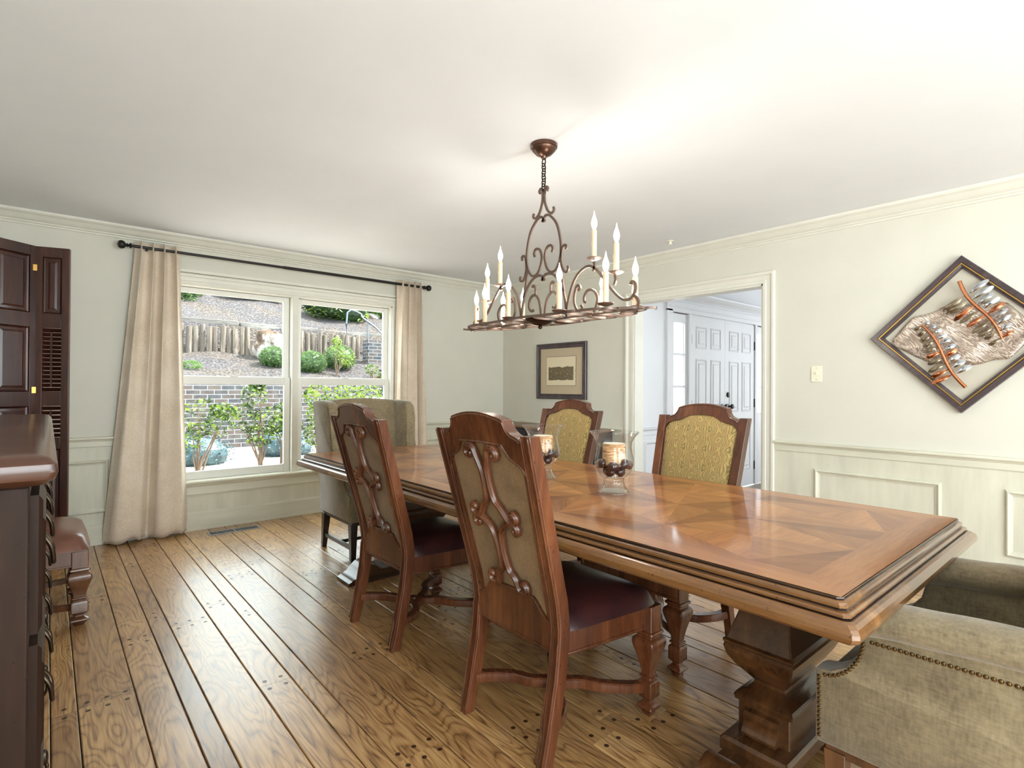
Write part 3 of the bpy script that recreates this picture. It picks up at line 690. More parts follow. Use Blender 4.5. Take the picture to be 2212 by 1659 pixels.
# fix overlaps: field faces are coplanar tiles only
MB().box(-.42, .42, -1.45, 1.45, .635, .684).build('apron', 'pedestal_wood', T, bevel=.004)
def pedestal(cy_, yo):
    pd = MB().square([(.245, .110, .062), (.245, .110, .098), (.236, .102, .108), (.168, .084, .110), (.168, .084, .205), (.178, .094, .210), (.180, .096, .222), (.172, .090, .232), (.146, .066, .246), (.128, .052, .262), (.126, .050, .272),
                       (.130, .054, .276), (.150, .070, .296), (.186, .090, .330), (.214, .106, .366), (.222, .112, .392), (.218, .110, .402), (.222, .114, .408), (.222, .114, .414), (.212, .106, .420), (.198, .096, .450), (.172, .084, .500), (.156, .078, .56), (.154, .080, .62), (.16, .085, .64)], 0, cy_, cut=.05)
    p_ = pd.build('pedestal', 'pedestal_wood', T, angle=24)
    for s_ in (-1, 1):
        mb = MB()
        o_ = [(.10, 0), (.505, 0), (.515, .010), (.512, .020), (.495, .026), (.487, .034), (.470, .038), (.445, .050), (.420, .078), (.395, .098), (.365, .108), (.335, .104), (.318, .090), (.300, .070), (.10, .070)]
        mb.prism(o_, lambda a, b, w_: (s_*a, w_, b), cy_-.092, cy_+.092)
        mb.build('foot', 'pedestal_wood', T, angle=30)
    for s_ in (-1, 1):
        mb = MB()
        o_ = [(.160, .115), (.205, .118), (.207, .128), (.196, .140), (.190, .158), (.194, .176), (.188, .190), (.160, .194)]
        mb.prism(o_, lambda a, b, w_: (s_*a, w_, b), cy_-.055, cy_+.055)
        mb.build('scroll_block', 'pedestal_wood', T, angle=30)
pedestal(.81-oy, 0); pedestal(3.31-oy, 0)

# ================================================================== WING CHAIRS
def make_wing(name, label, legmat, dep=0):
    # local: front faces -y, origin under the seat centre line at the front face
    t = thing(name, label, 'armchair')
    W2, D = .345, .56
    # outside profile of a side: (y back from front, z)
    zt = 1.135
    arm = [(0, .485), (.030, .492), (.070, .520), (.100, .560), (.108, .600), (.118, .635)]
    side = [(0, .292), (0, .485), (.030, .490), (.070, .515), (.100, .552), (.112, .600), (.112, .640), (.16, .672), (.22, .682), (.285, .690), (.31, .74), (.325, .85), (.335, 1.0), (.36, 1.09), (.40, zt-.012), (.47, zt), (.60, zt), (.665, zt-.005), (.675, zt-.03), (.62, .70), (.575, .45), (.56, .292)]
    side = [(y_+(dep if y_ > .284 else 0), z) for y_, z in side]
    for s_ in (-1, 1):
        mb = MB(); n = len(side)
        # outer skin slightly inset, fat body
        rs = []
        flare = lambda y_, z: (.018*max(0, (z-.7)/.4))
        for w_, ins in ((0, .010), (.006, .002), (.016, 0), (.060, 0), (.070, .003), (.076, .012)):
            ring = []
            cy_, cz = .33, .6
            for (y_, z) in side:
                dy2, dz2 = cy_-y_, cz-z; l_ = math.hypot(dy2, dz2)
                ring.append((s_*(W2-w_+flare(y_, z)), y_+dy2/l_*ins, z+dz2/l_*ins))
            rs.append(ring)
        mb.rings(rs)
        mb.build('side_panel', 'velvet_near', t, angle=50)
        # padded arm roll
        mb = MB()
        rp = smoothpath([(s_*.300, .085, .640), (s_*.300, .16, .655), (s_*.300, .26, .662), (s_*.300, .38, .672), (s_*.302, .50+dep, .68)], 4)
        mb.sweep(rp, [(.066*cos(2*pi*j/18), .046*sin(2*pi*j/18)) for j in range(18)])
        mb.sphere((s_*.300, .088, .640), .064, .030, .045)
        mb.build('arm_roll', 'velvet_near', t, angle=60)
        def run(P_, sp_=.0118):
            nl = MB()
            P_ = smoothpath(P_, 160); acc = 0; last = P_[0]
            for p in P_:
                acc += (p-last).length; last = p
                if acc >= sp_: acc = 0; nl.sphere(tuple(p), .0042, .0055, .0055, 8, 4)
            nl.build('nailhead_row', 'nail', t)
        X_ = s_*(W2+.001)
        run([(X_, .012, .30), (X_, .012, .38), (X_, .012, .474)]); run([(X_, .014, .478), (X_, .045, .484), (X_, .082, .512), (X_, .108, .556), (X_, .118, .600)])
        run([(X_, .124, .604), (X_, .20, .606), (X_, .34, .608), (X_, .50+dep, .608)])
        run([(s_*(W2+.003), dep+.300, .71), (s_*(W2+.008), dep+.336, .85), (s_*(W2+.014), dep+.350, 1.0), (s_*(W2+.018), dep+.378, 1.09)])
    # back, gently arched
    mb = MB(); rs = []
    for j in range(0, 23):
        a = -1+2*j/22; x = a*.292; top = zt+.018*cos(a*pi/2)
        rs.append([(x, b_+dep, c_) for b_, c_ in ((.455, .45), (.520, .80), (.560, top-.03), (.575, top-.006), (.60, top), (.655, top-.004), (.668, top-.03), (.61, .70), (.56, .30), (.47, .30))])
    mb.rings(rs); mb.build('back_cushion', 'velvet_near', t, angle=50)
    mb = MB().box(-.275, .275, .012, .47+dep, .300, .455); mb.build('seat_deck', 'velvet_near', t, bevel=.015)
    def cu(uu, vv):
        a, b = -1+2*uu, -1+2*vv; e = (abs(a)**6+abs(b)**6)**(1/6)
        return (a*.268, .235+dep/2+b*(.228+dep/2), .458+.062*max(0, 1-min(1, e)**5)**.5)
    MB().grid(cu, 25, 25).build('seat_cushion', 'velvet_near', t, angle=80)
    MB().box(-.325, .325, .02, .545+dep, .262, .302).build('seat_rail', legmat, t, bevel=.003)
    for s_ in (-1, 1):
        for y_, dy2 in ((.045, -.0), (.525+dep, .045)):
            mb = MB().hexa([(s_*.308-.017, y_-.017+dy2, 0), (s_*.308+.017, y_-.017+dy2, 0), (s_*.308+.017, y_+.017+dy2, 0), (s_*.308-.017, y_+.017+dy2, 0),
                            (s_*.308-.026, y_-.026, .275), (s_*.308+.026, y_-.026, .275), (s_*.308+.026, y_+.026, .275), (s_*.308-.026, y_+.026, .275)])
            mb.build('leg', legmat, t, bevel=.002)
    mb = MB()
    for s_ in (-1, 1): mb.box(s_*.308-.009, s_*.308+.009, .05, .54+dep, .085, .115)
    mb.box(-.308, .308, .27, .288, .088, .112)
    mb.build('leg_stretcher', legmat, t, bevel=.002)
    return t
wf = make_wing('wing_chair', 'pale velvet wing chair with nailhead trim at the window end of the table', 'leg_wood_backlit')
wf.location = (1.955, 3.600, 0)
wn = make_wing('wing_chair', 'olive beige wing chair in the lower right corner at the near end of the table', 'leg_wood_lit', .19)
wn.location = (1.945, .590, 0); wn.rotation_euler = (0, 0, pi)
wf['group'] = wn['group'] = 'upholstered host chairs at the table ends'

# ================================================================== HURRICANES
def hurricane(x, y, where, gl_label, c_label, b_label, b_group):
    g = MB()
    out = [(.070, 0), (.0705, .004), (.062, .012), (.052, .026), (.046, .042), (.043, .054), (.045, .060), (.043, .064), (.052, .070), (.066, .084), (.080, .106), (.087, .130), (.086, .155), (.079, .185), (.076, .208), (.081, .230), (.094, .252), (.109, .268), (.111, .270)]
    inn = [(.108, .2695), (.092, .252), (.079, .230), (.0735, .208), (.0765, .185), (.0835, .155), (.0845, .130), (.0775, .106), (.064, .087), (.048, .074), (.002, .070)]
    g.lathe(out+[(.109, .2715), (.106, .2695)], 0, 0, 40, cap=False).lathe([(.002, .068), (.046, .071)], 0, 0, 32, cap=False)
    g.add([(.060*cos(2*pi*j/24), .060*sin(2*pi*j/24), .009) for j in range(24)], [tuple(range(24))])
    o = g.build('hurricane_vase', 'glass', loc=(x, y, TZ+.0012), angle=60); tag(o, gl_label, 'vase')
    c = MB().lathe([(.0495, 0), (.051, .01), (.051, .094), (.050, .097), (.046, .098)], 0, 0, 32)
    co = c.build('pillar_candle', 'birch_bark', loc=(x, y, TZ+.122)); tag(co, c_label, 'candle')
    MB().lathe([(.049, .0978), (.049, .0988), (.006, .0990)], 0, 0, 32).build('candle_top', 'wax', co)
    sp_ = [(.036, 20+90*i, .096) for i in range(4)]+[(.0675, 35+i*51.5, .134 if i % 2 else .124) for i in range(7)]
    bm = None
    for i, (rd, an, z_) in enumerate(sp_):
        if bm is None:
            b = MB().sphere((0, 0, 0), .0165, .0255, .0215, 16, 10); bo = b.build('glass_ball', 'dark_ball', angle=180); bm = bo
        else: bo = bm.copy(); C.objects.link(bo)
        an = radians(an+x*40); bo.location = (x+rd*cos(an), y+rd*sin(an), TZ+z_); bo.rotation_euler = (.15, 0, an)
        tag(bo, b_label, 'ball', b_group)
hurricane(1.930, 1.550, '', 'clear footed glass hurricane vase, the nearer and fully visible one on the table', 'birch bark pillar candle in the nearer, fully visible glass vase',
          'dark glossy ball around the candle in the nearer glass vase', 'dark balls in the nearer hurricane vase')
hurricane(1.950, 2.030, '', 'clear footed glass hurricane vase partly hidden behind the nearest chair back', 'birch bark pillar candle in the vase partly hidden by the chair back',
          'dark glossy ball around the candle in the half-hidden glass vase', 'dark balls in the farther hurricane vase')

# ================================================================== CHANDELIER
CHX, CHY, CHZ = 1.95, 2.035, 1.595
ch = thing('chandelier', 'bronze wrought-iron oval candle chandelier hanging over the dining table', 'chandelier', (CHX, CHY, 0))
MB().lathe([(.070, HC-.001), (.070, HC-.018), (.064, HC-.022), (.062, HC-.030), (.040, HC-.052), (.016, HC-.062), (.012, HC-.074), (.003, HC-.078)], 0, 0, 32).build('canopy', 'bronze_canopy', ch)
mb = MB(); zc = HC-.080
for i in range(7):
    pts = []
    for k in range(16):
        a = 2*pi*k/16; w_ = .012*cos(a); h_ = .021*sin(a)
        pts.append((w_ if i % 2 else 0, 0 if i % 2 else w_, zc-.012+h_))
    mb.tube(pts, .0034, 6, closed=True, up=(0, 1, 0) if i % 2 else (1, 0, 0)); zc -= .0265
mb.build('chain', 'iron', ch)
flat = [(-.006, -.004), (-.006, .004), (.006, .004), (.006, -.004)]
def spir(c, r0, a0, turn, n=8, k=.6): return [(c[0]+r0*(1-k*i/n)*cos(a0+turn*i/n), c[1]+r0*(1-k*i/n)*sin(a0+turn*i/n)) for i in range(n+1)]
def iron_path(mb, pts, n=5, x=0, prof=flat):
    mb.sweep([(x, p[0], p[1]) for p in smoothpath([(a, b, 0) for a, b in pts], n)], prof, up=(1, 0, 0))
fr_ = MB()
for s_ in (-1, 1):
    q = lambda pts: [(s_*a, b) for a, b in pts]
    # small top scroll pair
    iron_path(fr_, q([(.024, 2.262), (.032, 2.274), (.022, 2.286), (.010, 2.276), (.007, 2.25), (.010, 2.21), (.028, 2.165), (.052, 2.142), (.070, 2.143), (.078, 2.156), (.072, 2.168)]))
    # main lyre loop
    iron_path(fr_, q([(.012, 2.118), (.002, 2.112), (.004, 2.128), (.022, 2.139), (.055, 2.125), (.098, 2.075), (.122, 2.0), (.128, 1.94), (.118, 1.885), (.092, 1.845), (.062, 1.838), (.034, 1.856), (.016, 1.895), (.012, 1.935), (.028, 1.970), (.056, 1.976), (.070, 1.958), (.064, 1.938)]))
    # side C
    iron_path(fr_, q([(.162, 1.935), (.166, 1.952), (.150, 1.958), (.136, 1.94), (.130, 1.90), (.134, 1.865), (.150, 1.830), (.168, 1.822), (.180, 1.836), (.174, 1.850)]))
    # legs to the ring
    iron_path(fr_, q([(.014, 1.812), (.002, 1.806), (.004, 1.822), (.026, 1.834), (.070, 1.826), (.110, 1.795), (.140, 1.745), (.158, 1.69), (.166, 1.64), (.170, 1.60)]))
    iron_path(fr_, q([(.122, 1.875), (.128, 1.83), (.138, 1.78), (.150, 1.73)]))
    # inner low scrolls
    iron_path(fr_, q([(.070, 1.660), (.086, 1.652), (.104, 1.668), (.106, 1.700), (.088, 1.730), (.058, 1.734), (.032, 1.708), (.018, 1.66), (.012, 1.603)]))
    iron_path(fr_, q([(.058, 1.734), (.056, 1.760), (.062, 1.782), (.076, 1.786), (.080, 1.776)]))
    # big outer arch carrying the upper candles
    iron_path(fr_, q([(.170, 1.603), (.176, 1.66), (.205, 1.745), (.245, 1.800), (.300, 1.826), (.345, 1.815), (.395, 1.765), (.450, 1.700), (.505, 1.650), (.545, 1.640), (.572, 1.655), (.584, 1.685), (.578, 1.712), (.562, 1.716), (.558, 1.704)]))
    iron_path(fr_, q([(.575, 1.655), (.592, 1.640), (.600, 1.620), (.592, 1.600)]))
    iron_path(fr_, q([(.245, 1.720), (.258, 1.730), (.250, 1.744), (.234, 1.738), (.222, 1.700), (.222, 1.660), (.240, 1.625), (.262, 1.618), (.274, 1.634), (.264, 1.646)]))
    iron_path(fr_, q([(.300, 1.655), (.286, 1.662), (.288, 1.690), (.310, 1.712), (.345, 1.705), (.368, 1.672), (.362, 1.635), (.345, 1.603)]))
    for yy, zz, xo in ((.345, 1.842, 0), (.470, 1.760, 0)):
        iron_path(fr_, q([(yy-.012, zz-.02), (yy-.018, zz-.032), (yy-.006, zz-.04), (yy+.004, zz-.028), (yy, zz-.005)]) if False else q([(yy+.0, zz), (yy+.004, zz-.02), (yy-.004, zz-.045)]), x=xo)
fr_.build('hanger_frame', 'iron_bronze', ch, angle=50)
rg = MB()
HWX, HLY = .165, .600
ringp = []
for k in range(72):
    a = 2*pi*k/72; lob = 1+.05*cos(8*a); ringp.append((HWX*lob*(abs(cos(a))**.75)*(1 if cos(a) > 0 else -1), HLY*lob*sin(a), CHZ))
band_ = [(-.0035, -.0055), (-.0035, .0055), (.0035, .0055), (.0035, -.0055)]
rg.sweep(ringp, band_, closed=True)
for s_ in (-1, 1):
    for yy, rad in ((.12, .080), (.33, .068), (.49, .045)):
        for sx in (-1, 1):
            rg.sweep([(sx*(.155-rad if rad > .05 else .07)+sx*.0+rad*cos(2*pi*k/24), s_*yy+rad*.8*sin(2*pi*k/24), CHZ) for k in range(24)], band_, closed=True)
    rg.sweep(smoothpath([(0, s_*.59, CHZ), (.01, s_*.64, CHZ), (.035, s_*.665, CHZ), (.05, s_*.65, CHZ)], 4), band_)
    rg.sweep(smoothpath([(0, s_*.59, CHZ), (-.02, s_*.63, CHZ), (-.05, s_*.635, CHZ)], 4), band_)
for y_ in (-.545, -.27, .09, .365):
    wx = HWX*sqrt(1-(y_/.62)**2)*.95; rg.box(-wx, wx, y_-.004, y_+.004, CHZ-.004, CHZ+.004)
rg.box(-.004, .004, -.58, .58, CHZ-.004, CHZ+.004)
rg.build('bottom_ring', 'iron_bronze', ch, angle=50)
MB().lathe([(.002, 1.552), (.010, 1.556), (.012, 1.564), (.006, 1.570), (.030, 1.574), (.062, 1.588), (.078, 1.602), (.080, 1.606), (.074, 1.606), (.05, 1.594), (.002, 1.588)], 0, .02, 28, cap=False).build('bowl', 'iron', ch)
cand = [(0, .575, 1.605), (.01, -.575, 1.605), (-.155, -.545+.0, 1.605), (-.150, -.265, 1.605), (-.155, .095, 1.605), (-.100, .365, 1.605), (.150, -.270, 1.605), (.150, .03, 1.605), (.150, .325, 1.605), (.145, .50, 1.605),
        (0, -.345, 1.858), (0, -.478, 1.772), (0, .352, 1.828), (0, .470, 1.750)]
cm = MB().lathe([(.0125, 0), (.0125, .128), (.0105, .131), (.0105, .134)], 0, 0, 16)
dr = cm; 
for k in range(3): cm.sphere((.0125*cos(k*2.1), .0125*sin(k*2.1), .10-.03*k), .003, .003, .014, 6, 5)
bm_ = MB().lathe([(.0060, 0), (.0075, .006), (.0125, .020), (.0142, .032), (.0125, .045), (.0082, .058), (.0042, .070), (.0018, .082), (.0006, .090)], 0, 0, 16)
cup = MB()
cup.lathe([(.014, -.010), (.030, -.004), (.036, .001), (.034, .003), (.016, -.001), (.0125, -.001)], 0, 0, 20)
for a, b, z_ in ((0, -.345, 1.78), (0, .352, 1.76), (0, -.50, 1.70), (0, .50, 1.70)):
    q = bpy.data.lights.new('bulb_light', 'POINT'); q.energy = 3.6; q.color = (1, .95, .86); q.shadow_soft_size = .04
    q_ = bpy.data.objects.new('bulb_light', q); C.objects.link(q_); q_.location = (CHX+a+.05, CHY+b+.03, z_); q_.parent = None
c0 = None
for i, (a, b, z_) in enumerate(cand):
    if c0 is None:
        c0 = cm.build('candle_sleeve', 'candle_ivory', ch, loc=(a, b, z_)); b0 = bm_.build('bulb', 'bulb', c0, loc=(0, 0, .133)); u0 = cup.build('drip_cup', 'iron_bronze', c0)
    else:
        c = c0.copy(); C.objects.link(c); c.parent = ch; c.location = (a, b, z_)
        for s0 in (b0, u0): q = s0.copy(); C.objects.link(q); q.parent = c

# ================================================================== CURTAINS AND ROD
RZ, RY = 2.352, YW-.10
rod = thing('curtain_rod', 'dark metal curtain rod with ball finials above the window', 'curtain rod', ((.47+3.20)/2, RY, RZ))
rx = rod.location.x
MB().tube([(.50-rx, 0, 0), (1.68-rx, 0, 0)], .0115, 14).tube([(1.66-rx, 0, 0), (3.17-rx, 0, 0)], .0145, 14).build('rod', 'black_rod', rod)
for s_, xx in ((-1, .50), (1, 3.17)):
    mb = MB(); prof = [(.012, 0), (.020, .004), (.022, .012), (.012, .018), (.010, .024), (.018, .030), (.012, .036), (.012, .040), (.026, .048), (.033, .062), (.033, .074), (.026, .088), (.006, .096)]
    mb.rings([[(xx-rx+s_*d_, rr_*cos(2*pi*j/20), rr_*sin(2*pi*j/20)) for j in range(20)] for rr_, d_ in prof]); mb.build('finial', 'black_rod', rod)
for xx in (.60, 3.06):
    MB().box(xx-rx-.008, xx-rx+.008, .0, .096, -.022, -.006).box(xx-rx-.014, xx-rx+.014, .090, .100, -.05, .03).build('bracket', 'black_rod', rod, bevel=.002)
def curtain(name, label, xt0, xt1, xb0, xb1, folds, hem, seed, lobes):
    nu, nv = 150, 60
    def fn(uu, vv):
        z = lerp(hem, RZ+.045, vv); q = 1-vv
        k_ = min(1, q*1.05)**1.1
        x = lerp(lerp(xt0, xt1, uu), lerp(xb0, xb1, uu), k_)
        ph = 2*pi*folds*uu; ph2 = 2*pi*lobes*uu+seed
        A = .046*(1-.78*k_)
        c2 = cos(ph2); c2 = c2*abs(c2)**-.35 if abs(c2) > 1e-3 else 0
        x += sin(ph)*.014*(1-k_)+sin(ph2)*.028*k_
        y_ = RY+cos(ph)*A-c2*.062*k_-.012*k_
        if q > .94: y_ += .035*((q-.94)/.06)**2
        y_ = min(y_, YW-.030)
        zz = z+(.014*sin(ph2+1)*k_ if vv < .5 else 0)*(1-2*vv)+(.010*sin(3*ph2)*(1-vv)**8)
        return (x, y_, max(.004, zz))
    o = MB().grid(fn, nu, nv).build(name, 'linen_curtain', angle=180, solid=.003)
    return tag(o, label, 'curtain')
curtain('curtain', 'beige linen grommet curtain left of the window, hem spreading on the floor', .525, .835, .350, .905, 4, .010, 3.6, 1.9)
curtain('curtain', 'beige linen grommet curtain right of the window, behind the wing chair', 2.865, 3.155, 2.80, 3.24, 4, .012, 1.9, 3.1)

# ================================================================== WALL THINGS
sw = thing('light_switch', 'ivory toggle light switch on the wall right of the doorway', 'light switch', (XR, 1.617, 1.362))
MB().box(-.006, 0, -.038, .038, -.060, .060).build('switch_plate', 'ivory', sw, bevel=.002)
MB().box(-.016, -.005, -.005, .005, -.004, .014).build('toggle', 'ivory', sw, bevel=.001)
MB().box(-.0068, -.006, -.003, .003, .040, .046).box(-.0068, -.006, -.003, .003, -.046, -.040).build('screw', 'steel_grille', sw)

pf = thing('framed_print', 'small dark-framed sepia print of a herd on the wall beyond the far chair', 'picture', (XR, 4.297, 1.433))
def picframe(prof, hy_, hz_, name, mat, par, rot=0, mi=0):
    rs = []
    for q, d_ in prof:
        rs.append([(-d_, s1*(hy_-q), s2*(hz_-q)) for s1, s2 in ((-1, -1), (1, -1), (1, 1), (-1, 1))])
    return MB().rings(rs, cap=False).build(name, mat, par, angle=25)
picframe([(0, 0), (0, .022), (.006, .028), (.020, .026), (.026, .020), (.046, .018), (.052, .022), (.058, .020), (.060, .008)], .388, .318, 'frame', 'frame_wood', pf)
MB().box(-.009, -.005, -.335, .335, -.265, .265).build('mat_board', 'mat_board', pf)
MB().box(-.0105, -.009, -.232, .232, -.166, .166).build('mat_edge', 'frame_wood', pf)
MB().box(-.0115, -.0105, -.228, .228, -.162, .162).build('print', 'herd_print', pf)

da = thing('shadow_box_art', 'diamond-hung dark frame holding copper and silver metal leaf fronds', 'wall art', (XR, .757, 1.600))
da.rotation_euler = (radians(45), 0, 0); HD = .352
picframe([(0, 0), (0, .040), (.004, .046), (.030, .044), (.032, .040)], HD, HD, 'frame', 'frame_wood', da)
picframe([(.032, .040), (.034, .044), (.039, .044), (.041, .040)], HD, HD, 'gilt_line', 'gold', da)
picframe([(.041, .040), (.052, .036), (.058, .012)], HD, HD, 'inner_frame', 'frame_wood', da)
MB().box(-.012, -.006, -HD+.05, HD-.05, -HD+.05, HD-.05).build('backing_board', 'art_board', da)
ir = Matrix.Rotation(radians(-45), 3, 'X')
def art(pts):   # from upright wall coords (y to the left in view is +, z up) to the rotated frame
    return [tuple(ir @ Vector(p)) for p in pts]
# rippled metal sheet: leaf shape lying along the horizontal
mb = MB(); nS = 40
def sheet(uu, vv):
    a = lerp(.37, -.36, uu); h_ = interp(a, [-.36, -.30, -.22, -.1, .1, .25, .34, .37], [.02, .07, .17, .19, .185, .13, .05, .01])
    zz = lerp(-h_, h_, vv)+.03*(-a)+.008*sin(a*30); return (-.022-.008*sin(a*22+vv*9), a, zz)
mb.grid(sheet, 60, 16); mb.v = [p for p in art(mb.v)]
mb.build('metal_sheet', 'etched_metal', da, solid=.002)
def frond(base_, tip, n, L0, seed):
    rd = random.Random(seed)
    b, t_ = Vector((base_[0], base_[1])), Vector((tip[0], tip[1])); ax = (t_-b); ln = ax.length; ax.normalize(); nr = Vector((-ax.y, ax.x))
    if nr.x < 0: nr = -nr
    sm = MB(); pp = [(-.062, b.x+ax.x*ln*k/12+nr.x*.014*sin(pi*k/6), b.y+ax.y*ln*k/12+nr.y*.014*sin(pi*k/6)) for k in range(13)]
    sm.tube(art(pp), .0075, 8, scale=lambda q: 1.5-.8*q+.25*sin(q*40)**2); sm.build('stem', 'copper', da, angle=70)
    for k in range(n):
        q = .22+.76*k/(n-1); L = L0*(1-.58*q**1.3); w_ = .0165*(1-.3*q)
        for s_ in (1, -1):
            o_ = b+ax*(ln*q)+nr*.014*sin(pi*q*2); LL = L*(1.12 if s_ > 0 else .95)*rd.uniform(.92, 1.08)
            dr = (nr*s_*.95+ax*rd.uniform(-.02, .12)*(1 if s_ > 0 else -1)+Vector((0, .12))*(-s_)).normalized(); pd = Vector((-dr.y, dr.x))
            lf = MB(); tl = rd.uniform(-.3, .3); nn = 16
            cen = o_+dr*(LL*.56); R0 = []; R1 = []
            for j in range(nn):
                a = 2*pi*j/nn; aa = cos(a)*LL*.46; bb = sin(a)*w_*(1+.25*cos(a))
                p = cen+dr*aa+pd*bb; d0 = -.052-tl*bb-.014*(1-(aa/(LL*.46))**2)
                R0.append((d0, p.x, p.y)); p2 = cen+dr*aa*.72+pd*bb*.6; R1.append((d0-.006, p2.x, p2.y))
            lf.rings([art(R0), art(R1)])
            lf.sweep(art([(-.058, o_.x, o_.y), (-.060, lerp(o_.x, cen.x, .5), lerp(o_.y, cen.y, .5)), (-.062, cen.x, cen.y)]), [(-.003, -.003), (-.003, .003), (.003, .003), (.003, -.003)])
            kind_ = 'copper' if rd.random() < .22 else ('pewter' if s_ > 0 else 'silver')
            lf.build('leaf', kind_, da, angle=60)
frond((.007, .332), (-.195, -.045), 9, .152, 1)
frond((-.025, -.336), (.200, .075), 10, .112, 2)

dt = MB().lathe([(.026, 0), (.026, -.004), (.013, -.008), (.010, -.026), (.016, -.030), (.016, -.033), (.003, -.034)], 0, 0, 20).build('ceiling_sprinkler', 'ivory', loc=(4.045, 2.650, HC))
tag(dt, 'small ivory sprinkler head on the ceiling near the right crown moulding', 'sprinkler')
fv = thing('floor_vent', 'narrow metal floor register in the planks below the window', 'vent', (1.232, 5.105, .001))
mb = MB().box(-.200, .200, -.062, -.050, 0, .004).box(-.200, .200, .050, .062, 0, .004).box(-.200, -.190, -.05, .05, 0, .004).box(.190, .200, -.05, .05, 0, .004).box(-.003, .003, -.05, .05, 0, .004)
mb.build('grille_frame', 'steel_grille', fv, bevel=.001)
mb = MB()
for k in range(30):
    x = -.187+k*.0129; mb.box(x, x+.003, -.05, .05, .0006, .0035)
mb.build('louvres', 'steel_grille', fv)
MB().box(-.19, .19, -.05, .05, 0, .0006).build('duct_shade_sheet', 'dark_void', fv)  # thin near-black sheet standing in for the shade inside the duct

# ================================================================== LEFT SIDE : chest, stool, shutters
cx0, cx1, cy0, cy1 = -.58, -.022, 1.262, 2.92
cs = thing('chest', 'dark brown chest with rounded thick top and drop handles at the left edge', 'chest', (cx1, cy0, 0))
LX = lambda x: x-cx1
mb = MB(); rs = []
for o_, z in [(.006, 1.072), (.022, 1.076), (.034, 1.086), (.038, 1.098), (.036, 1.112), (.028, 1.122), (.016, 1.127), (0, 1.129)]:
    rs.append([(LX(cx0)-0, cy_, z) for cy_ in ()] or [(LX(cx0), -o_, z), (o_-.012, -o_, z), (o_-.004, -o_+.004, z), (o_, -o_+.012, z), (o_, cy1-cy0+o_, z), (LX(cx0), cy1-cy0+o_, z)])
mb.rings(rs); mb.build('chest_top', 'chest_top_wood', cs, angle=30)
MB().box(LX(cx0), 0, 0, cy1-cy0, .0, 1.072).build('carcass', 'chest_wood', cs, bevel=.004)
L = cy1-cy0
for r_, (z0, z1) in enumerate(((.80, 1.05), (.52, .78))):
    for c_ in range(3):
        ya, yb = .03+c_*(L-.06)/3+.008, .03+(c_+1)*(L-.06)/3-.008
        rs = [[(h_, ya+q, z0+q), (h_, yb-q, z0+q), (h_, yb-q, z1-q), (h_, ya+q, z1-q)] for q, h_ in ((0, 0), (0, .012), (.012, .018), (.022, .018), (.034, .010), (.060, .022))]
        dm = MB().rings([[tuple(p) for p in q] for q in rs]); d_ = dm.build('drawer', 'chest_wood', cs, angle=20)
        ym, zm = (ya+yb)/2, (z0+z1)/2
        for yy in ((ya*.75+yb*.25), (ya*.25+yb*.75)):
            hb = MB().sphere((.012, yy, zm+.03), .005, .012, .022, 10, 6)
            hb.tube(smoothpath([(.014, yy-.014, zm+.032), (.030, yy-.018, zm+.005), (.034, yy-.008, zm-.028), (.034, yy+.008, zm-.028), (.030, yy+.018, zm+.005), (.014, yy+.014, zm+.032)], 4), .0045, 8)
            hb.build('drop_handle', 'old_bronze', d_, angle=60)
for c_ in range(3):
    ya, yb = .03+c_*(L-.06)/3+.008, .03+(c_+1)*(L-.06)/3-.008; z0, z1 = .09, .50
    rs = [[(h_, ya+q, z0+q), (h_, yb-q, z0+q), (h_, yb-q, z1-q), (h_, ya+q, z1-q)] for q, h_ in ((0, 0), (0, .012), (.012, .018), (.022, .018), (.034, .010), (.060, .022))]
    d_ = MB().rings(rs).build('cabinet_door', 'chest_wood', cs, angle=20)
    MB().box(.004, .016, ya-.010, ya+.004, .33, .42).build('hinge', 'iron_bronze', d_, bevel=.002)
    hb = MB().tube(smoothpath([(.016, yb-.05, .32), (.028, yb-.05, .31), (.028, yb-.05, .27), (.020, yb-.05, .25)], 4), .004, 8).sphere((.024, yb-.05, .33), .008, .012, .02, 10, 6)
    hb.build('pull', 'old_bronze', d_)

st = thing('stool', 'carved wooden stool with tan leather seat beyond the chest', 'stool', (-.08, 3.88, 0))
for sx in (-1, 1):
    for sy in (-1, 1):
        mb = MB().square([(.036, .385), (.036, .300), (.042, .297), (.044, .288), (.036, .282), (.040, .276), (.048, .266), (.052, .252), (.048, .232), (.036, .196), (.028, .165), (.027, .150), (.034, .147), (.034, .141), (.027, .137),
                          (.034, .126), (.037, .118), (.037, .070), (.030, .062), (.018, .054), (.018, .047), (.038, .034), (.040, .028), (.028, .016), (.018, 0)][::-1], sx*.215, sy*.262, cut=.1)
        mb.build('leg', 'stool_wood', st, bevel=.0015)
mb = MB().box(-.245, .245, -.290, -.262, .315, .392).box(-.245, .245, .262, .290, .315, .392).box(-.243, -.215, -.27, .27, .315, .392).box(.215, .243, -.27, .27, .315, .392)
mb.box(-.25, .25, -.296, -.264, .310, .320).box(-.25, .25, .264, .296, .310, .320)
mb.build('seat_frame', 'stool_wood', st, bevel=.003)
mb = MB(); 
for sy in (-1, 1): mb.sweep(smoothpath([(-.2, sy*.262, .095), (-.1, sy*.235, .095), (0, sy*.225, .095), (.1, sy*.235, .095), (.2, sy*.262, .095)], 4), [(-.014, -.014), (-.014, .014), (.014, .014), (.014, -.014)])
mb.box(-.014, .014, -.22, .22, .082, .108)
mb.build('stretcher', 'stool_wood', st, angle=40)
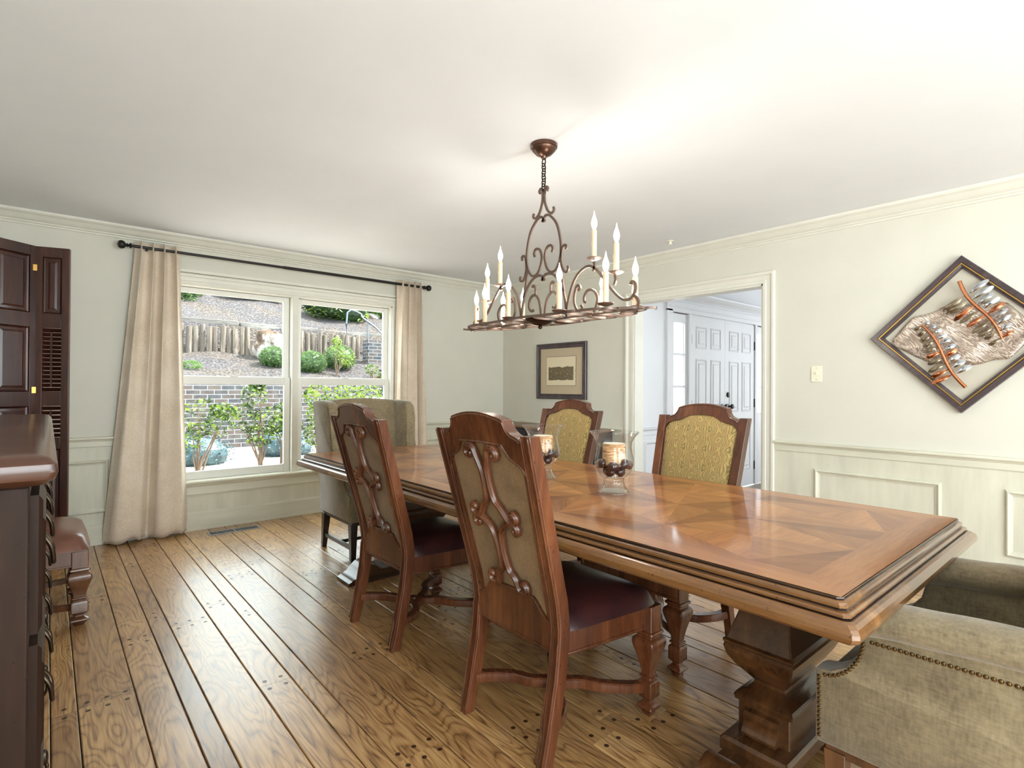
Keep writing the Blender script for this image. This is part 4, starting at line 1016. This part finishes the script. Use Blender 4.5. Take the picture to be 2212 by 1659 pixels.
def scu(uu, vv):
    a, b = -1+2*uu, -1+2*vv
    k_ = max(abs(a), abs(b))/max(1e-6, (abs(a)**8+abs(b)**8)**(1/8)); e = max(abs(a), abs(b))
    return (a*k_*.262, b*k_*.308, .392+(.086*(1-e**4)**.55+.016*(1 if e < 1 else 0)))
MB().grid(scu, 27, 27).build('seat', 'tan_leather', st, angle=80)

HS = 2.20
fd = (-.070, 4.980)
sh = thing('folding_shutters', 'dark red-brown folding wooden shutters with louvres standing in the left corner', 'shutters', (fd[0], fd[1], 0))
def leafp(width, ang_, louvred):
    # leaf starts at the fold and runs along local +u; built flat then turned about the fold
    du = Vector((cos(ang_), sin(ang_))); nn_ = Vector((du.y, -du.x))
    def f(a, b, w_): return (du.x*a+nn_.x*w_, du.y*a+nn_.y*w_, b)
    def bx(mb, a0, a1, z0, z1, w0, w1):
        mb.prism([(a0, z0), (a1, z0), (a1, z1), (a0, z1)], f, w0, w1)
    fr = MB(); th = .016; s0 = .045
    bx(fr, .004, s0, .02, HS, -th, th); bx(fr, width-s0, width-.002, .02, HS, -th, th)
    rails = [(.02, .14), (.80, .88), (1.10, 1.20), (1.64, 1.74), (HS-.07, HS)]
    for a, b in rails: bx(fr, s0, width-s0, a, b, -th, th)
    lo = fr.build('shutter_leaf', 'shutter_wood', sh, bevel=.002)
    for i_ in range(len(rails)-1):
        z0, z1 = rails[i_][1], rails[i_+1][0]
        if louvred and i_ in (1, 2) :
            lv = MB(); n_ = int((z1-z0)/.028)
            for k_ in range(n_):
                zc_ = z0+(k_+.5)*(z1-z0)/n_
                lv.prism([(-.012, zc_-.012), (-.010, zc_-.014), (.012, zc_+.010), (.010, zc_+.012)], lambda w_, b, a: f(a, b, w_), s0, width-s0)
            lv.build('louvres', 'shutter_wood', lo)
            tr_ = MB(); bx(tr_, width/2-.005, width/2+.005, z0+.03, z1-.03, .014, .022); tr_.build('tilt_rod', 'shutter_wood', lo)
        else:
            pn = MB(); rs = []
            for q, h_ in ((0, .0), (.004, .008), (.012, .002), (.028, .004), (.040, .010)):
                rs.append([f(a, b, h_) for a, b in ((s0+q, z0+q), (width-s0-q, z0+q), (width-s0-q, z1-q), (s0+q, z1-q))])
            pn.rings(rs, cap=True); pn.build('panel', 'shutter_wood', lo, angle=15)
    return lo
leafp(.300, math.atan2(-.150, -.170), False) if False else None
a1 = math.atan2(-.130, -.165)
# left leaf: normal must face the camera
def leaf_left():
    du = Vector((cos(a1), sin(a1)))
    return du
def leafm(width, ang_, louvred, flip):
    global leafp
    return leafp(width, ang_, louvred)
l2 = leafp(.195, math.atan2(-.055, .178), True)
# build left leaf by mirroring direction: start at far end, run towards the fold
wl = .290; sx_, sy_ = cos(a1)*wl, sin(a1)*wl
_sh = sh; sh = thing('folding_shutters_tmp', 'x', 'x'); l1 = leafp(wl, a1+pi, False)
l1.parent = _sh; l1.location = (sx_, sy_, 0); bpy.data.objects.remove(sh); sh = _sh
for z in (.35, 1.21, 2.05):
    MB().box(-.014, .010, -.030, -.014, z-.022, z+.022).build('hinge', 'brass', sh, bevel=.001)

cb = thing('corner_cabinet', 'low black cabinet with brown top against the wall under the small print', 'cabinet', (4.18, 4.22, 0))
MB().box(-.18, .18, -.70, .66, .04, .800).build('carcass', 'dark_lacquer', cb, bevel=.004)
MB().box(-.20, .185, -.72, .68, .800, .826).build('cabinet_top', 'cabinet_top', cb, bevel=.006)
for a, b in ((-.68, -.25), (-.23, .20), (.22, .64)): MB().box(-.192, -.18, a, b, .09, .77).build('door', 'dark_lacquer', cb, bevel=.004)

# ================================================================== OUTSIDE
gd = MB().box(-8, 16, YW+.18, 10.5, -.1, .150); o = gd.build('ground', 'gravel', kind='structure')
def hill_z(x, y):
    if y < 12.35: z = 1.36+(y-10.55)*.31
    elif y < 12.9: z = lerp(1.36+1.8*.31, 2.62, (y-12.35)/.55) if y > 12.5 else 1.36+(y-10.55)*.31
    else: z = 2.62+(y-12.9)*.40
    return z+.03*sin(x*2.3+y*1.7)+.02*sin(x*5.1-y*3)
mb = MB().grid(lambda a, b: (lerp(-12, 24, a), lerp(10.55, 24, b), hill_z(lerp(-12, 24, a), lerp(10.55, 24, b))), 120, 90)
tag(mb.build('hillside', 'mulch', angle=180), 'mulched garden slope rising behind the brick retaining wall', 'slope', kind='structure')
o = MB().box(-8, 4.95, 10.40, 10.62, .1, 1.385).build('retaining_wall', 'old_brick'); tag(o, 'old grey brick retaining wall across the lower panes', 'wall')
o = MB().box(5.66, 9.0, 11.75, 12.05, 1.0, 2.34).box(5.66, 5.95, 10.66, 11.74, 1.0, 1.62).build('brick_pier', 'old_brick'); tag(o, 'brick stair wall at the right edge of the right window', 'wall')
# timber beams
for i, (x0_, x1_, z_) in enumerate(((.2, 1.55, 2.56), (1.6, 3.15, 2.55), (3.2, 4.9, 2.53), (4.95, 8.5, 2.50))):
    o = MB().box(x0_, x1_, 12.86, 13.02, z_-.12, z_+.10).build('landscape_timber', 'old_beam', bevel=.01)
    tag(o, ['weathered horizontal timber above the left end of the log posts', 'weathered horizontal timber above the middle of the left log posts', 'weathered horizontal timber behind the pale boulder', 'dark horizontal timber behind the handrail'][i], 'timber')
rp = random.Random(5)
def posts(x0_, x1_, n, lab, grp):
    for k in range(n):
        x = lerp(x0_, x1_, (k+.5)/n)+rp.uniform(-.01, .01); rad = (x1_-x0_)/n*.43; y_ = 12.30+rp.uniform(-.02, .02)
        zb_ = hill_z(x, y_)-.1; zt_ = 2.46+rp.uniform(-.05, .04)
        o = MB().lathe([(rad, 0), (rad*.97, zt_-zb_-.02), (rad*.85, zt_-zb_)], 0, 0, 12).build('log_post', 'old_timber', loc=(x, y_, zb_))
        o.rotation_euler = (rp.uniform(-.02, .02), rp.uniform(-.03, .03), rp.random()*6)
        tag(o, lab, 'post', grp)
posts(1.55, 3.27, 14, 'upright weathered log post in the row behind the left upper pane', 'log posts seen through the left window')
posts(4.25, 5.72, 11, 'upright grey log post in the row behind the right upper pane', 'log posts seen through the right window')
def rock(name, lab, c, s3, seed, n=24):
    rd = random.Random(seed); ph = [rd.random()*6 for _ in range(9)]
    def fn(a, b):
        th, f_ = 2*pi*a, pi*(b*.98+.01); d = Vector((sin(f_)*cos(th), sin(f_)*sin(th), cos(f_)))
        k_ = 1+.16*sin(3*d.x+ph[0])*sin(3*d.y+ph[1])+.12*sin(5*d.z+4*d.x+ph[2])+.07*sin(9*d.y+ph[3]+5*d.z)+.05*sin(14*d.x+ph[4])
        return (d.x*s3[0]*k_, d.y*s3[1]*k_, d.z*s3[2]*k_)
    o = MB().grid(fn, n, n, closed_u=True).build(name, 'boulder', loc=c, angle=30); return tag(o, lab, 'rock')
rock('boulder', 'large pale boulder beside the left row of log posts', (3.60, 12.05, 2.08), (.34, .30, .34), 2)
rock('boulder', 'pale grey boulder at the very top of the left window', (4.45, 15.2, 3.62), (.42, .3, .26), 4)
rock('boulder', 'white stone on the upper slope behind the handrail', (7.0, 14.6, 3.20), (.35, .3, .22), 8)
def foliage(cells, n, size, mat, seed, flat_=.35):
    rd = random.Random(seed); mb = MB()
    for _ in range(n):
        c, s3 = cells[rd.randrange(len(cells))]
        while True:
            d = Vector((rd.uniform(-1, 1), rd.uniform(-1, 1), rd.uniform(-1, 1)))
            if d.length < 1: break
        d = d.normalized()*(d.length**.45)
        p = Vector((c[0]+d.x*s3[0], c[1]+d.y*s3[1], c[2]+d.z*s3[2]))
        a = Vector((rd.uniform(-1, 1), rd.uniform(-1, 1), rd.uniform(-.5, .8))).normalized(); b = a.cross(Vector((rd.uniform(-1, 1), rd.uniform(-1, 1), rd.uniform(-1, 1)))).normalized()
        L_ = size*rd.uniform(.7, 1.3); w_ = L_*flat_
        mb.add([p-a*L_*.5, p+b*w_*.5, p+a*L_*.5, p-b*w_*.5], [(0, 1, 2, 3)], 1 if rd.random() < .35 else 0)
    return mb
def shrub(name, lab, base_, cells, n, size, mats, seed, stems=0, cat='shrub', flat_=.38):
    t = thing(name, lab, cat, base_)
    fm = foliage(cells, n, size, mats, seed, flat_)
    if name in ('juniper', 'boxwood', 'bush'):
        for c, s3 in cells: fm.sphere(c, s3[0]*.8, s3[1]*.8, s3[2]*.8, 14, 8)
    fm.build('foliage', mats, t, smooth=False)
    if stems:
        rd = random.Random(seed+50); mb = MB()
        for k in range(stems):
            c, s3 = cells[k % len(cells)]
            e = (c[0]+rd.uniform(-.5, .5)*s3[0], c[1]+rd.uniform(-.5, .5)*s3[1], c[2]+rd.uniform(-.2, .6)*s3[2])
            mb.tube(smoothpath([(rd.uniform(-.03, .03), rd.uniform(-.03, .03), -.02), (e[0]*.25+rd.uniform(-.04, .04), e[1]*.3, e[2]*.35), (e[0]*.7, e[1]*.7, e[2]*.7), e], 4), .013, 6, scale=lambda q: 1-.7*q)
        mb.build('stems', 'bark', t)
    return t
Z0 = .15
shrub('azalea', 'dark leafy shrub at the lower left pane beside the curtain', (1.42, 7.6, Z0), [((0, 0, .72), (.24, .22, .22)), ((.22, 0, .60), (.20, .2, .15)), ((-.15, 0, .45), (.22, .2, .18)), ((.28, 0, .78), (.16, .12, .10))], 520, .075, ['leaf_dark', 'leaf_light'], 11, 6)
shrub('azalea', 'tall leafy shrub in the middle of the lower left pane', (2.20, 7.8, Z0), [((-.10, 0, .95), (.17, .2, .17)), ((-.22, 0, .68), (.20, .2, .18)), ((.12, 0, .62), (.22, .2, .2)), ((.0, 0, .42), (.20, .2, .14)), ((-.05, 0, 1.10), (.10, .1, .08))], 800, .075, ['leaf_dark', 'leaf_light'], 12, 8)
shrub('azalea', 'leafy shrub at the right side of the lower left pane', (2.52, 7.9, Z0), [((.05, 0, .72), (.16, .2, .16)), ((.12, 0, .48), (.16, .2, .2)), ((-.08, 0, .55), (.12, .2, .12))], 420, .075, ['leaf_dark', 'leaf_light'], 13, 6)
shrub('azalea', 'bright green shrub in the lower right pane behind the wing chair', (2.98, 7.8, Z0), [((0, 0, .95), (.20, .2, .18)), ((.05, 0, .68), (.22, .2, .2)), ((0, 0, .42), (.20, .2, .2)), ((.45, 0, 1.0), (.22, .2, .14)), ((.85, .1, .98), (.22, .2, .14))], 1000, .075, ['leaf_light', 'leaf_dark'], 14, 8)
shrub('juniper', 'low blue-green juniper mound by the left curtain edge', (1.62, 8.6, Z0), [((0, 0, .12), (.46, .40, .30)), ((-.2, 0, .2), (.3, .3, .26))], 2600, .045, ['leaf_juniper', 'leaf_juniper'], 21, flat_=.3)
shrub('juniper', 'low blue-green juniper mound behind the shrubs near the mullion', (2.80, 8.9, Z0), [((0, 0, .16), (.40, .35, .32)), ((.25, 0, .1), (.3, .3, .2))], 2200, .045, ['leaf_juniper', 'leaf_juniper'], 22, flat_=.3)
def hz(x, y): return hill_z(x, y)
for i, (x, y_, rr_, n, lab) in enumerate(((3.42, 11.35, .27, 1500, 'round clipped shrub on the mulch at the right of the left upper pane'), (4.12, 11.15, .30, 1700, 'round pale green shrub at the lower left of the right upper pane'), (4.85, 11.5, .36, 2000, 'large round shrub in front of the right log posts'))):
    shrub('boxwood', lab, (x, y_, hz(x, y_)), [((0, 0, rr_*.6), (rr_, rr_, rr_*.85))], n, .05, ['leaf_box', 'leaf_light'] if i == 2 else ['leaf_box', 'leaf_grass'], 31+i)
shrub('young_shrub', 'thin yellow-green shrub with bare stems low in the right upper pane', (4.55, 10.9, hz(4.55, 10.9)), [((0, 0, .50), (.16, .1, .12)), ((.2, 0, .35), (.14, .1, .12)), ((.0, 0, .72), (.10, .1, .10))], 240, .07, ['leaf_light', 'leaf_light'], 41, 6)
shrub('young_shrub', 'thin yellow-green shrub against the brick stair wall', (5.25, 10.75, 1.38), [((0, 0, .22), (.16, .1, .12)), ((.3, 0, .12), (.16, .1, .08))], 220, .07, ['leaf_light', 'leaf_dark'], 42, 5)
shrub('grass_tuft', 'small bright green tuft on the mulch above the left meeting rail', (1.98, 11.2, hz(1.98, 11.2)), [((0, 0, .06), (.16, .12, .09))], 170, .10, ['leaf_grass', 'leaf_grass'], 51, cat='plant', flat_=.14)
shrub('grass_tuft', 'green spiky tuft high on the slope in the left upper pane', (2.45, 14.4, hz(2.45, 14.4)), [((0, 0, .14), (.2, .15, .18))], 160, .16, ['leaf_dark', 'leaf_grass'], 52, cat='plant', flat_=.1)
big = ((5.75, 13.9, .95, .8, 'broad green bush behind the mullion side of the right upper pane'), (7.2, 14.6, .8, .6, 'green bush high on the slope above the handrail'), (8.7, 14.3, .7, .9, 'dark green bush at the top right corner of the right pane'),
       (2.0, 14.9, .9, .28, 'low green growth at the top left of the left pane'), (3.7, 15.1, .6, .28, 'low green growth at the top of the left pane near the grey boulder'), (5.35, 15.6, .5, .35, 'green bush at the top right of the left pane'), (7.5, 18.0, 2.0, 1.0, 'leafy bushes closing the top of the right pane'))
for i, (x, y_, rx_, rz_, lab) in enumerate(big):
    shrub('bush', lab, (x, y_, hz(x, y_)), [((0, 0, rz_*.6), (rx_, .5, rz_*.7)), ((rx_*.4, 0, rz_*.3), (rx_*.6, .4, rz_*.5)), ((-rx_*.4, 0, rz_*.5), (rx_*.6, .4, rz_*.5))], 2200, .10, ['leaf_grass' if i % 2 else 'leaf_dark', 'leaf_light'], 61+i)
hr = MB()
hp = [(5.47, 12.5, 2.1), (5.47, 12.5, 3.02), (5.80, 12.5, 3.02), (5.86, 12.45, 2.90), (6.25, 12.2, 2.52), (6.3, 11.0, 1.50)]
hr.tube(smoothpath(hp, 3), .022, 10)
hr.tube([(5.98, 12.45, 1.8), (5.98, 12.45, 2.80)], .024, 10)
o = hr.build('handrail', 'rail_steel'); tag(o, 'grey metal handrail bending down over the brick stair wall', 'handrail')
